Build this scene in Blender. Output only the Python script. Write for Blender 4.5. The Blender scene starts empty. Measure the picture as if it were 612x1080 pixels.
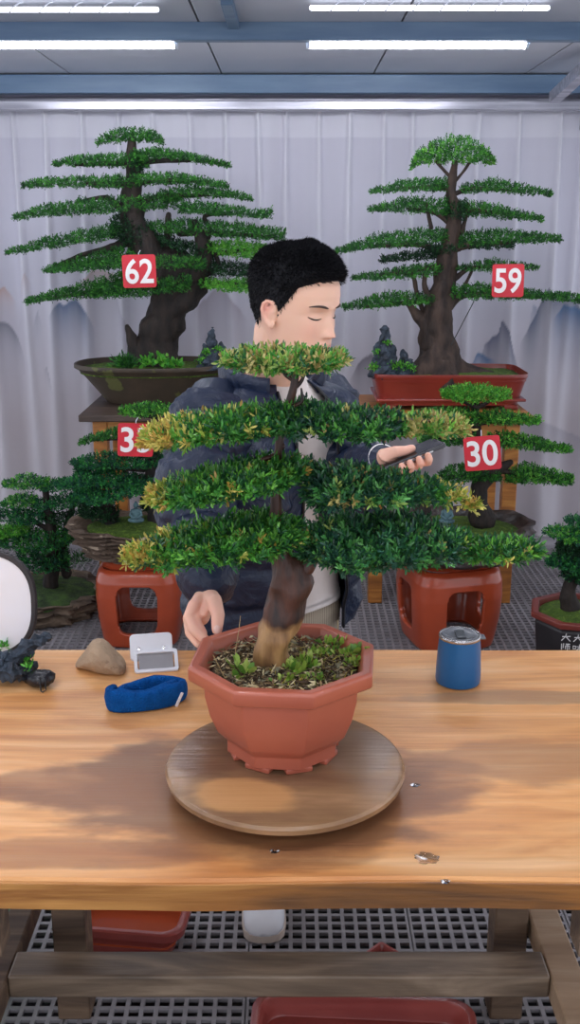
import bpy, bmesh, math, random
import numpy as np
from mathutils import Vector, Matrix, noise
PI = math.pi
rng = np.random.default_rng(7)
random.seed(7)
SC = bpy.context.scene
COL = SC.collection

# ------------------------------------------------------------------ camera
F = 1100.0
PITCH = math.radians(15.3)
EYE = Vector((0, 0, 1.65))
cam_d = bpy.data.cameras.new('camera')
cam_d.sensor_fit = 'VERTICAL'; cam_d.sensor_height = 24.0; cam_d.lens = 24.0 * F / 1080.0
cam_d.clip_start = 0.05
cam = bpy.data.objects.new('camera', cam_d); COL.objects.link(cam)
cam.location = EYE; cam.rotation_euler = (PI / 2 - PITCH, 0, 0)
SC.camera = cam
SC.view_settings.view_transform = 'Standard'; SC.view_settings.look = 'None'
SC.view_settings.gamma = 1; SC.view_settings.use_curve_mapping = False
SC.view_settings.exposure = 0.0

def ray(px, py):
    a = (px - 306) / F; b = (540 - py) / F
    return Vector((a, math.cos(PITCH) + b * math.sin(PITCH), -math.sin(PITCH) + b * math.cos(PITCH)))
def P(px, py, Y):            # a point of the photo at a measured distance Y
    d = ray(px, py); return EYE + d * (Y / d.y)
def G(px, py, z=0.0):        # a point of the photo on a horizontal level z
    d = ray(px, py); return EYE + d * ((z - EYE.z) / d.z)
def scale_at(p):             # pixels per metre at a point
    p = Vector(p); return F / (p.y * math.cos(PITCH) - (p.z - EYE.z) * math.sin(PITCH))

def lin(h):
    h = h.lstrip('#'); o = []
    for i in (0, 2, 4):
        c = int(h[i:i + 2], 16) / 255
        o.append(c / 12.92 if c <= .04045 else ((c + .055) / 1.055) ** 2.4)
    return tuple(o)
def mixc(a, b, t): return tuple(a[i] * (1 - t) + b[i] * t for i in range(3))

# ------------------------------------------------------------------ materials
def nodes(name):
    m = bpy.data.materials.new(name); m.use_nodes = True
    nt = m.node_tree; b = nt.nodes['Principled BSDF']
    return m, nt, b
def mat(name, c1, c2=None, rough=.5, sc=8, stretch=(1, 1, 1), bump=0, bscale=None, metal=0, spec=.5, detail=5, ramp=(.35, .65), c3=None, coat=0, rough2=None, sheen=0):
    m, nt, b = nodes(name)
    L = nt.links; N = nt.nodes
    b.inputs['Roughness'].default_value = rough
    b.inputs['Metallic'].default_value = metal
    b.inputs['Specular IOR Level'].default_value = spec
    b.inputs['Coat Weight'].default_value = coat
    b.inputs['Sheen Weight'].default_value = sheen
    tc = N.new('ShaderNodeTexCoord'); mp = N.new('ShaderNodeMapping')
    mp.inputs['Scale'].default_value = stretch
    L.new(tc.outputs['Object'], mp.inputs['Vector'])
    if c2 is None: c2 = mixc(lin(c1), (0, 0, 0), .12)
    else: c2 = lin(c2)
    nz = N.new('ShaderNodeTexNoise'); nz.inputs['Scale'].default_value = sc; nz.inputs['Detail'].default_value = detail
    L.new(mp.outputs[0], nz.inputs['Vector'])
    r = N.new('ShaderNodeValToRGB'); r.color_ramp.elements[0].position = ramp[0]; r.color_ramp.elements[1].position = ramp[1]
    r.color_ramp.elements[0].color = (*lin(c1), 1); r.color_ramp.elements[1].color = (*c2, 1)
    if c3:
        e = r.color_ramp.elements.new((ramp[0] + ramp[1]) / 2 + .12); e.color = (*lin(c3), 1)
    L.new(nz.outputs['Fac'], r.inputs['Fac']); L.new(r.outputs['Color'], b.inputs['Base Color'])
    if rough2 is not None:
        mr = N.new('ShaderNodeMapRange'); mr.inputs[1].default_value = ramp[0]; mr.inputs[2].default_value = ramp[1]
        mr.inputs[3].default_value = rough; mr.inputs[4].default_value = rough2
        L.new(nz.outputs['Fac'], mr.inputs[0]); L.new(mr.outputs[0], b.inputs['Roughness'])
    if bump:
        n2 = N.new('ShaderNodeTexNoise'); n2.inputs['Scale'].default_value = bscale or sc * 3; n2.inputs['Detail'].default_value = 6
        L.new(mp.outputs[0], n2.inputs['Vector'])
        bp = N.new('ShaderNodeBump'); bp.inputs['Strength'].default_value = bump; bp.inputs['Distance'].default_value = .01
        L.new(n2.outputs['Fac'], bp.inputs['Height']); L.new(bp.outputs[0], b.inputs['Normal'])
    return m
def mat_attr(name, rough=.5, trans=0.0, bump=0, bscale=60, spec=.5, sss=0):
    m, nt, b = nodes(name); L = nt.links; N = nt.nodes
    a = N.new('ShaderNodeAttribute'); a.attribute_name = 'Col'
    L.new(a.outputs['Color'], b.inputs['Base Color'])
    b.inputs['Roughness'].default_value = rough; b.inputs['Specular IOR Level'].default_value = spec
    if sss:
        b.inputs['Subsurface Weight'].default_value = sss
        b.inputs['Subsurface Radius'].default_value = (.01, .004, .002); b.inputs['Subsurface Scale'].default_value = .6
    if bump:
        n2 = N.new('ShaderNodeTexNoise'); n2.inputs['Scale'].default_value = bscale
        tc = N.new('ShaderNodeTexCoord'); L.new(tc.outputs['Object'], n2.inputs['Vector'])
        bp = N.new('ShaderNodeBump'); bp.inputs['Strength'].default_value = bump; bp.inputs['Distance'].default_value = .005
        L.new(n2.outputs['Fac'], bp.inputs['Height']); L.new(bp.outputs[0], b.inputs['Normal'])
    if trans:
        t = N.new('ShaderNodeBsdfTranslucent'); L.new(a.outputs['Color'], t.inputs['Color'])
        mx = N.new('ShaderNodeMixShader'); mx.inputs[0].default_value = trans
        L.new(b.outputs[0], mx.inputs[1]); L.new(t.outputs[0], mx.inputs[2])
        L.new(mx.outputs[0], N['Material Output'].inputs['Surface'])
    return m
def mat_emit(name, c, s):
    m, nt, b = nodes(name)
    b.inputs['Base Color'].default_value = (.9, .9, .9, 1)
    b.inputs['Emission Color'].default_value = (*lin(c), 1); b.inputs['Emission Strength'].default_value = s
    return m

# ------------------------------------------------------------------ mesh builder
class MB:
    def __init__(s): s.v = []; s.f = []
    def add(s, vs, fs):
        o = len(s.v); s.v += [Vector(v) for v in vs]; s.f += [tuple(i + o for i in f) for f in fs]; return s
    def box(s, lo, hi, M=None, taper=1.0):
        x0, y0, z0 = lo; x1, y1, z1 = hi
        vs = [Vector(p) for p in ((x0, y0, z0), (x1, y0, z0), (x1, y1, z0), (x0, y1, z0), (x0, y0, z1), (x1, y0, z1), (x1, y1, z1), (x0, y1, z1))]
        if M: vs = [M @ v for v in vs]
        return s.add(vs, [(0, 3, 2, 1), (4, 5, 6, 7), (0, 1, 5, 4), (1, 2, 6, 5), (2, 3, 7, 6), (3, 0, 4, 7)])
    def loft(s, rings, caps=True, closed=True):
        n = len(rings[0]); vs = [p for r in rings for p in r]; fs = []
        for i in range(len(rings) - 1):
            for j in range(n if closed else n - 1):
                k = (j + 1) % n
                fs.append((i * n + j, i * n + k, (i + 1) * n + k, (i + 1) * n + j))
        if caps:
            fs.append(tuple(range(n - 1, -1, -1))); fs.append(tuple(range((len(rings) - 1) * n, len(rings) * n)))
        return s.add(vs, fs)
    def lathe(s, prof, c=(0, 0, 0), n=32, sx=1, sy=1, rot=0, caps=True, M=None, sup=2.0):
        rings = []
        for r, z in prof:
            ring = []
            for j in range(n):
                a = 2 * PI * j / n + rot; ca, sa = math.cos(a), math.sin(a)
                if sup != 2.0:
                    ca = math.copysign(abs(ca) ** (2 / sup), ca); sa = math.copysign(abs(sa) ** (2 / sup), sa)
                p = Vector((r * sx * ca, r * sy * sa, z))
                if M: p = M @ p
                ring.append(p + Vector(c))
            rings.append(ring)
        return s.loft(rings, caps)
    def tube(s, pts, rads, n=10, nz=0, nsc=20, flat=None, ends=True, fn=None):
        pts = [Vector(p) for p in pts]
        if not hasattr(rads, '__len__'): rads = [rads] * len(pts)
        if ends:                                                     # rounded ends
            d0 = (pts[0] - pts[1]).normalized(); d1 = (pts[-1] - pts[-2]).normalized()
            r0, r1 = rads[0], rads[-1]
            pts = [pts[0] + d0 * r0 * .9, pts[0] + d0 * r0 * .6] + pts + [pts[-1] + d1 * r1 * .6, pts[-1] + d1 * r1 * .9]
            rads = [r0 * .35, r0 * .8] + list(rads) + [r1 * .8, r1 * .35]
        rings = []; t = (pts[1] - pts[0]).normalized()
        u = t.orthogonal().normalized()
        if flat is not None: u = (Vector(flat[0]) - t * t.dot(Vector(flat[0]))).normalized()
        for i, p in enumerate(pts):
            a = pts[max(i - 1, 0)]; b = pts[min(i + 1, len(pts) - 1)]
            t = (b - a).normalized(); u = (u - t * t.dot(u))
            u = u.normalized() if u.length > 1e-6 else t.orthogonal().normalized()
            w = t.cross(u); ring = []
            for j in range(n):
                an = 2 * PI * j / n; r = rads[i]
                k = flat[1] if flat is not None else 1
                q = p + (u * math.cos(an) + w * math.sin(an) * k) * r
                if nz:
                    q += (q - p) * (noise.noise(q * nsc) * nz)
                if fn: q = fn(p, q, i, an)
                ring.append(q)
            rings.append(ring)
        return s.loft(rings, True)
    def blob(s, c, r, n=16, m=10, nz=0, nsc=20, M=None, seed=0):
        c = Vector(c); r = (r, r, r) if not hasattr(r, '__len__') else r
        rings = []
        for i in range(m + 1):
            ph = -PI / 2 + PI * (i * .98 + .01 * m) / m; ring = []
            for j in range(n):
                a = 2 * PI * j / n
                d = Vector((math.cos(ph) * math.cos(a), math.cos(ph) * math.sin(a), math.sin(ph)))
                k = 1 + (noise.fractal(d * nsc + Vector((seed, seed * 2, 0)), 1, 2, 4) * nz if nz else 0)
                p = Vector((d.x * r[0], d.y * r[1], d.z * r[2])) * k
                if M: p = M @ p
                ring.append(c + p)
            rings.append(ring)
        return s.loft(rings, True)
    def prism(s, poly, z0, z1, M=None):
        a = [Vector((p[0], p[1], z0)) for p in poly]; b = [Vector((p[0], p[1], z1)) for p in poly]
        if M: a = [M @ v for v in a]; b = [M @ v for v in b]
        return s.loft([a, b])
    def build(s, name, m, parent=None, smooth=False, bevel=0, seg=2, org=None, sub=0, auto=None):
        me = bpy.data.meshes.new(name)
        o = bpy.data.objects.new(name, me)
        base = Vector((0, 0, 0))
        if parent is not None:
            base = wloc(parent); o.parent = parent
        if org is None:
            if parent is None:
                lo = [min(v[i] for v in s.v) for i in range(3)]; hi = [max(v[i] for v in s.v) for i in range(3)]
                org = Vector(((lo[0] + hi[0]) / 2, (lo[1] + hi[1]) / 2, lo[2]))
            else: org = base
        org = Vector(org)
        me.from_pydata([v - org for v in s.v], [], s.f); me.update()
        bm = bmesh.new(); bm.from_mesh(me); bmesh.ops.recalc_face_normals(bm, faces=bm.faces); bm.to_mesh(me); bm.free()
        o.location = org - base
        if m is not None: me.materials.append(m)
        if bevel:
            md = o.modifiers.new('bevel', 'BEVEL'); md.width = bevel; md.segments = seg; md.limit_method = 'ANGLE'; md.angle_limit = math.radians(35)
        if sub:
            md = o.modifiers.new('subsurf', 'SUBSURF'); md.levels = sub; md.render_levels = sub
        if smooth or bevel:
            for p in me.polygons: p.use_smooth = True
            if auto is not None or bevel:
                me.set_sharp_from_angle(angle=math.radians(auto or 40))
        COL.objects.link(o); return o
def wloc(o):
    v = Vector(o.location)
    while o.parent is not None:
        o = o.parent; v += o.location
    return v
def np_mesh(name, V, Fq, m, parent=None, C=None, org=None, smooth=False):
    """numpy mesh: V (n,3), Fq (k,q) faces, C (n,3) colours"""
    me = bpy.data.meshes.new(name); o = bpy.data.objects.new(name, me)
    base = Vector((0, 0, 0))
    if parent is not None: base = wloc(parent); o.parent = parent
    org = Vector(org) if org is not None else (base if parent is not None else Vector((V[:, 0].mean(), V[:, 1].mean(), V[:, 2].min())))
    V = V - np.array(org); q = Fq.shape[1]
    me.vertices.add(len(V)); me.vertices.foreach_set('co', V.astype(np.float32).ravel())
    me.loops.add(Fq.size); me.loops.foreach_set('vertex_index', Fq.astype(np.int32).ravel())
    me.polygons.add(len(Fq)); me.polygons.foreach_set('loop_start', np.arange(len(Fq), dtype=np.int32) * q)
    me.polygons.foreach_set('loop_total', np.full(len(Fq), q, dtype=np.int32))
    if smooth: me.polygons.foreach_set('use_smooth', np.ones(len(Fq), dtype=bool))
    me.update(calc_edges=True); me.validate()
    if C is not None:
        at = me.color_attributes.new('Col', 'FLOAT_COLOR', 'POINT')
        at.data.foreach_set('color', np.concatenate([C, np.ones((len(C), 1))], 1).astype(np.float32).ravel())
    if m is not None: me.materials.append(m)
    o.location = org - base; COL.objects.link(o); return o
def thing(name, label, cat, loc, group=None):
    o = bpy.data.objects.new(name, None); COL.objects.link(o); o.empty_display_size = .05
    o.location = Vector(loc); tag(o, label, cat, group); return o
def tag(o, label, cat, group=None, kind=None):
    o['label'] = label; o['category'] = cat
    if group: o['group'] = group
    if kind: o['kind'] = kind
    return o
def struct(o): o['kind'] = 'structure'; return o

# ------------------------------------------------------------------ foliage
def unit(a): return a / (np.linalg.norm(a, axis=-1, keepdims=True) + 1e-9)
def leaves(base, d, L, w, col, rng=rng, hexa=False):
    """arrays of leaves: base (n,3), direction d, length L (n,), width w (n,), colour (n,3)"""
    n = len(base); r = rng.normal(size=(n, 3)); s = unit(np.cross(d, r)); up = np.cross(s, d)
    L = L[:, None]; w = w[:, None]
    if hexa:
        v = np.stack([base + s * w * .12, base + d * L * .35 + s * w * .5 + up * L * .06, base + d * L * .75 + s * w * .42 + up * L * .05, base + d * L,
                      base + d * L * .75 - s * w * .42 + up * L * .05, base + d * L * .35 - s * w * .5 + up * L * .06], 1)
        f = np.array([[0, 1, 2, 3], [0, 3, 4, 5]])
        k = 6
    else:
        v = np.stack([base, base + d * L * .5 + s * w * .5 + up * L * .05, base + d * L, base + d * L * .5 - s * w * .5 + up * L * .05], 1)
        f = np.array([[0, 1, 2, 3]]); k = 4
    V = v.reshape(-1, 3)
    Fq = (f[None] + (np.arange(n) * k)[:, None, None]).reshape(-1, 4)
    C = np.repeat(col, k, 0)
    return V, Fq, C
def pad(parent, st, Y, rd, n, L, W, cols, tip=None, tipfrac=.0, per=9, m=None, hexa=False, rough=.12, name='foliage_pad', upw=.5, slen=None, sp=0.0, tipends=(0, 0), elev=None, jag=1.0, tk=0.0):
    """a flat cushion of foliage. st: stations (px, ytop, ybot) at distance Y, rd: its reach towards and away from the eye"""
    pts = []
    for (x, a, b) in st:
        A = P(x, a, Y); B = P(x, b, Y)
        mid = (A + B) / 2; app = (A - B).length
        el = (EYE.z - mid.z) / Y
        pts.append((mid, app))
    S = np.array([list(p[0]) + [p[1]] for p in pts])
    seg = np.linalg.norm(np.diff(S[:, :3], axis=0), axis=1); cum = np.concatenate([[0], np.cumsum(seg)]); T = cum[-1]
    ns = max(8, n // per)
    t = rng.uniform(-.01, 1.01, ns * 3) * T
    app = np.interp(t, cum, S[:, 3])
    keep = rng.uniform(size=len(t)) < (app / app.max()) ** .7
    t = t[keep][:ns]; ns = len(t)
    X, YY, Z, app = (np.interp(t, cum, S[:, i]) for i in range(4))
    ext = np.clip(np.minimum(t, T - t) / (.22 * T + 1e-6), 0, 1)
    rdl = rd * np.sqrt(np.clip(ext, .08, 1)) * np.interp(app, [0, np.max(app)], [.5, 1])
    el = np.abs(EYE.z - Z) / Y
    h = np.maximum(app * .3, app * (.55 + tk) - rdl * el * .7)
    ph = rng.uniform(0, 2 * PI, ns); rr = rng.uniform(size=ns) ** .42
    cy = np.cos(ph) * rr; cz = np.sin(ph) * rr
    # ragged silhouette
    wob = np.array([noise.noise(Vector((float(a) * 28, float(b) * 28, Y * 3))) for a, b in zip(X, cy * rdl)])
    z = Z + h * cz * np.where(cz > 0, 1.0, .8) * (1 + .5 * jag * wob) + h * .25 * wob * jag
    base = np.stack([X, YY + cy * rdl, z], 1)
    sgn = (t / T - .5) * 2
    ax = np.stack([sgn * .55 * (np.abs(sgn) ** .5), cy * .9, cz * .7 + upw], 1) + rng.normal(size=(ns, 3)) * .42
    ax = unit(ax)
    sl = slen or L * 1.6
    # colours
    c = np.array(cols); ci = rng.integers(0, len(c), ns); sc = c[ci] * rng.uniform(.75, 1.25, (ns, 1))
    if tip is not None:
        tp = np.array(tip); e0, e1 = tipends
        pr = np.full(ns, tipfrac)
        u = t / T
        if e0: pr = np.maximum(pr, np.clip(1 - u / e0, 0, 1) ** .6)
        if e1: pr = np.maximum(pr, np.clip(1 - (1 - u) / e1, 0, 1) ** .6)
        sel = rng.uniform(size=ns) < pr
        sc[sel] = tp[rng.integers(0, len(tp), sel.sum())] * rng.uniform(.8, 1.2, (sel.sum(), 1))
    # leaves round each sprig
    k = per
    idx = np.repeat(np.arange(ns), k)
    a = np.tile(np.linspace(0.05, 1, k), ns)
    axi = ax[idx]; r = unit(np.cross(axi, rng.normal(size=axi.shape)))
    ang = np.where(a > .9, .15, rng.uniform(.5, 1.1, len(a)))[:, None]
    d = unit(axi * np.cos(ang) + r * np.sin(ang))
    b = base[idx] + axi * (a[:, None] - .5) * sl
    LL = L * rng.uniform(.7, 1.2, len(b)); WW = W * rng.uniform(.8, 1.25, len(b))
    V, Fq, C = leaves(b, d, LL, WW, sc[idx] * rng.uniform(.85, 1.15, (len(b), 1)), hexa=hexa)
    return np_mesh(name, V, Fq, m, parent, np.clip(C, 0, 1))
def leaf_clump(parent, c, r, n, L, W, cols, m, name='weed', up=.8, kind=None):
    c = np.array(c); r = np.array(r if hasattr(r, '__len__') else (r, r, r))
    b = c + rng.normal(size=(n, 3)) * r * .45
    d = unit((b - c) / r + rng.normal(size=(n, 3)) * .5 + np.array([0, 0, up]))
    cc = np.array(cols)[rng.integers(0, len(cols), n)] * rng.uniform(.8, 1.2, (n, 1))
    V, Fq, C = leaves(b, d, L * rng.uniform(.6, 1.2, n), W * rng.uniform(.8, 1.2, n), cc, hexa=True)
    return np_mesh(name, V, Fq, m, parent, np.clip(C, 0, 1))

# ------------------------------------------------------------------ shared materials
M = {}
M['leaf'] = mat_attr('yew_leaf', .34, .25, spec=.5)
M['leaf_bg'] = mat_attr('pine_leaf', .55, .2, spec=.3)
M['bark_dark'] = mat('dark_bark', '#140f0d', '#2e231d', .8, 30, (1, 1, .35), .8, 60)
M['bark_brown'] = mat('brown_bark', '#251b17', '#4b3a31', .8, 26, (1, 1, .3), .9, 60)
M['rock_dark'] = mat('slate_rock', '#191e26', '#3e4a58', .7, 30, bump=.8)
M['moss'] = mat('moss', '#3f5a17', '#6f8a2a', .95, 60, bump=1, bscale=160, c3='#55701f')
M['red_card'] = mat('red_card', '#d2182e', '#c51227', .35, 5)
M['white_ink'] = mat('white_card_ink', '#f6f1ee', '#ece6e4', .4, 5)
M['ceramic_red'] = mat('red_ceramic_glaze', '#b24a2a', '#963c22', .28, 5, ramp=(.3, .7), coat=.3)
# ================================================================== the room
# world: overcast daylight from the open front of the shed
w = bpy.data.worlds.new('sky'); SC.world = w; w.use_nodes = True
bgn = w.node_tree.nodes['Background']; bgn.inputs[0].default_value = (.86, .9, 1.0, 1); bgn.inputs[1].default_value = 1.45

# floor: plastic grating tiles over a dark wet slab
mb = MB().box((-3.2, -1.2, -.16), (3.2, 5.9, -.06))
struct(mb.build('floor', mat('wet_slab', '#1c1b1c', '#0d0d0f', .25, 4, rough2=.6, bump=.2)))
gm = mat('grey_grating_plastic', '#949093', '#7b777a', .5, 5, bump=.1, ramp=(.3, .7))
fb = MB()
px_, py_ = .39, .32; X0, Y0 = -.4875 - 6 * .39, 2.14 - 7 * .32
nx, ny = 14, 17
hw = .0048
XE, YE = X0 + nx * px_, Y0 + ny * py_
for i in range(nx):
    for k in range(13):
        x = X0 + i * px_ + .003 + k * (px_ - .006) / 12; e = hw if 0 < k < 12 else hw * .9
        fb.box((x - e, Y0, -.010), (x + e, YE, 0))
for j in range(ny):
    for k in range(11):
        y = Y0 + j * py_ + .003 + k * (py_ - .006) / 10; e = hw if 0 < k < 10 else hw * .9
        fb.box((X0, y - e, -.0098), (XE, y + e, -.0002))
# small fillets in the corners of the square holes of the nearest tiles
for i in range(4, 10):
    for j in range(4, 9):
        for a in range(13):
            for b in range(11):
                x = X0 + i * px_ + .003 + a * (px_ - .006) / 12; y = Y0 + j * py_ + .003 + b * (py_ - .006) / 10; r = .0105
                fb.add([(x - r, y, -.0004), (x, y - r, -.0004), (x + r, y, -.0004), (x, y + r, -.0004)], [(0, 1, 2, 3)])
        # the round boss in each tile's middle
        fb.lathe([(.008, -.006), (.008, .0006), (.0055, .0008)], (X0 + (i + .5) * px_, Y0 + (j + .5) * py_, 0), 12)
struct(fb.build('floor_grating', gm))

# back wall, plain panels
wm = mat('pale_wall', '#b9b7c0', '#a9a8b3', .7, 2)
struct(MB().box((-3.2, 5.78, -.1), (3.2, 5.88, 2.62)).build('wall_back', wm))
cm = mat('ceiling_panel', '#c4c4cb', '#b2b4be', .3, 1.5, (1, .3, 1))
cb = MB()
for k in range(9):
    x0 = -3.2 + k * .72; cb.box((x0, -1.2, 2.35), (x0 + .712, 5.85, 2.39))
cb.box((-3.2, -1.2, 2.385), (3.2, 5.85, 2.43))
struct(cb.build('ceiling', cm))
bm_ = mat('blue_steel_beam', '#6d86a0', '#587290', .4, 6, (.4, 3, 3))
mgal = mat('galvanised_rail', '#c9c8d2', '#9c9ca8', .3, 10, (.3, 4, 4), metal=.5)
k = 1
def beam(lo, hi, m=bm_, M_=None):
    global k
    struct(MB().box(lo, hi, M_).build('trim_%d' % k, m, bevel=.004)); k += 1
beam((-3.2, 4.02, 2.29), (3.2, 4.075, 2.352))
beam((-3.2, 5.30, 2.262), (3.2, 5.38, 2.345))
beam((-3.2, 2.9, 2.29), (3.2, 2.96, 2.352))
beam((-3.2, 1.4, 2.29), (3.2, 1.46, 2.352))
beam((-3.2, -.1, 2.29), (3.2, -.04, 2.352))
beam((-.22, 3.6, 2.325), (-.18, 4.02, 2.352))
# white header over the curtain, and the galvanised box rail in front of it
beam((-3.2, 5.60, 2.12), (3.2, 5.66, 2.36), mat('header_board', '#d4d3de', '#c4c3d0', .5, 3))
beam((-3.2, 5.33, 2.190), (3.2, 5.40, 2.232), mgal)
# slanting roof brace at the right
A, B = P(585, 103, 5.2), P(640, 52, 4.5)
t = MB().tube([A, B], .035, 4, ends=False); struct(t.build('trim_%d' % k, mgal)); k += 1
struct(MB().box((1.40, 5.3, 2.1), (1.46, 5.36, 2.35)).build('trim_%d' % (k), mgal, bevel=.003)); k += 1

# ------------------------------------------------ lamps
diff = mat_emit('lamp_diffuser', '#f4f6ff', 34)
refl_glow = mat_emit('reflected_tube_glow', '#eef2ff', 4)  # weak glow of the reflected tubes, no lamp of its own
hous = mat('lamp_housing', '#dfe2ea', '#cfd3dc', .4, 4)
def batten(x0, x1, Y, z, label, r=.045, parts=True, d=diff):
    o = thing('ceiling_lamp', label, 'lamp', ((x0 + x1) / 2, Y, z), 'tube lamps under the ceiling')
    MB().box((x0, Y - .03, z + .012), (x1, Y + .03, z + .036)).build('housing', hous, o, bevel=.005)
    prof = []
    for i in range(9):
        a = PI * i / 8; prof.append((math.cos(a) * .032, -math.sin(a) * r))
    q = MB(); ra = [Vector((x0 + .008, Y + u, z + .011 + v)) for u, v in prof]; rb = [Vector((x1 - .008, Y + u, z + .011 + v)) for u, v in prof]
    q.loft([ra, rb]); q.build('diffuser', d, o, smooth=True, auto=50)
    for x in (x0, x1 - .012):
        q = MB(); q.loft([[Vector((xx, Y + u * 1.06, z + .012 + v * 1.08)) for u, v in prof] for xx in (x, x + .012)]); q.build('end_cap', hous, o)
    for x in (x0 + .12, x1 - .12):
        MB().box((x - .01, Y - .012, z + .034), (x + .01, Y + .012, 2.352)).build('bracket', hous, o)
    return o
ZL = 2.312
batten(-1.32, -.41, 4.13, ZL, 'long bright tube lamp cut by the left edge of the photo')
batten(.059, .872, 4.13, ZL, 'long bright tube lamp at the upper right, above the shed beam')
def strip(x0, x1, Y, z, label):  # reflection of the ceiling tubes, built as a thin glowing rod with ties
    o = thing('reflection_strip', label, 'lamp', ((x0 + x1) / 2, Y, z), 'slim glowing strips with wire ties, standing for the reflected tube lamps')
    MB().tube([(x0, Y, z), (x1, Y, z)], .0085, 10).build('tube', refl_glow, o, smooth=True)
    for q in range(8):
        x = x0 + .06 + q * (x1 - x0 - .1) / 7.5
        MB().tube([(x, Y - .014, z - .012), (x + .008, Y - .016, z + .0), (x + .03, Y, z + .02), (x + .04, Y + .01, z + .024)], .0022, 6).build('wire_tie', hous, o)
    return o
strip(-1.25, -.43, 3.67, 2.325, 'reflection of a tube lamp built as a slim glowing strip with wire ties at the very top left')
strip(.07, .83, 3.67, 2.33, 'reflection of a tube lamp built as a slim glowing strip with wire ties at the very top right')
for (yy, lab) in ((2.45, 'tube lamp over the back of the workbench'), (1.1, 'tube lamp over the front of the workbench'), (-.4, 'tube lamp behind the viewer')):
    batten(-1.32, -.425, yy, ZL, lab + ', left one of its row'); batten(.06, .893, yy, ZL, lab + ', right one of its row')

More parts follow.
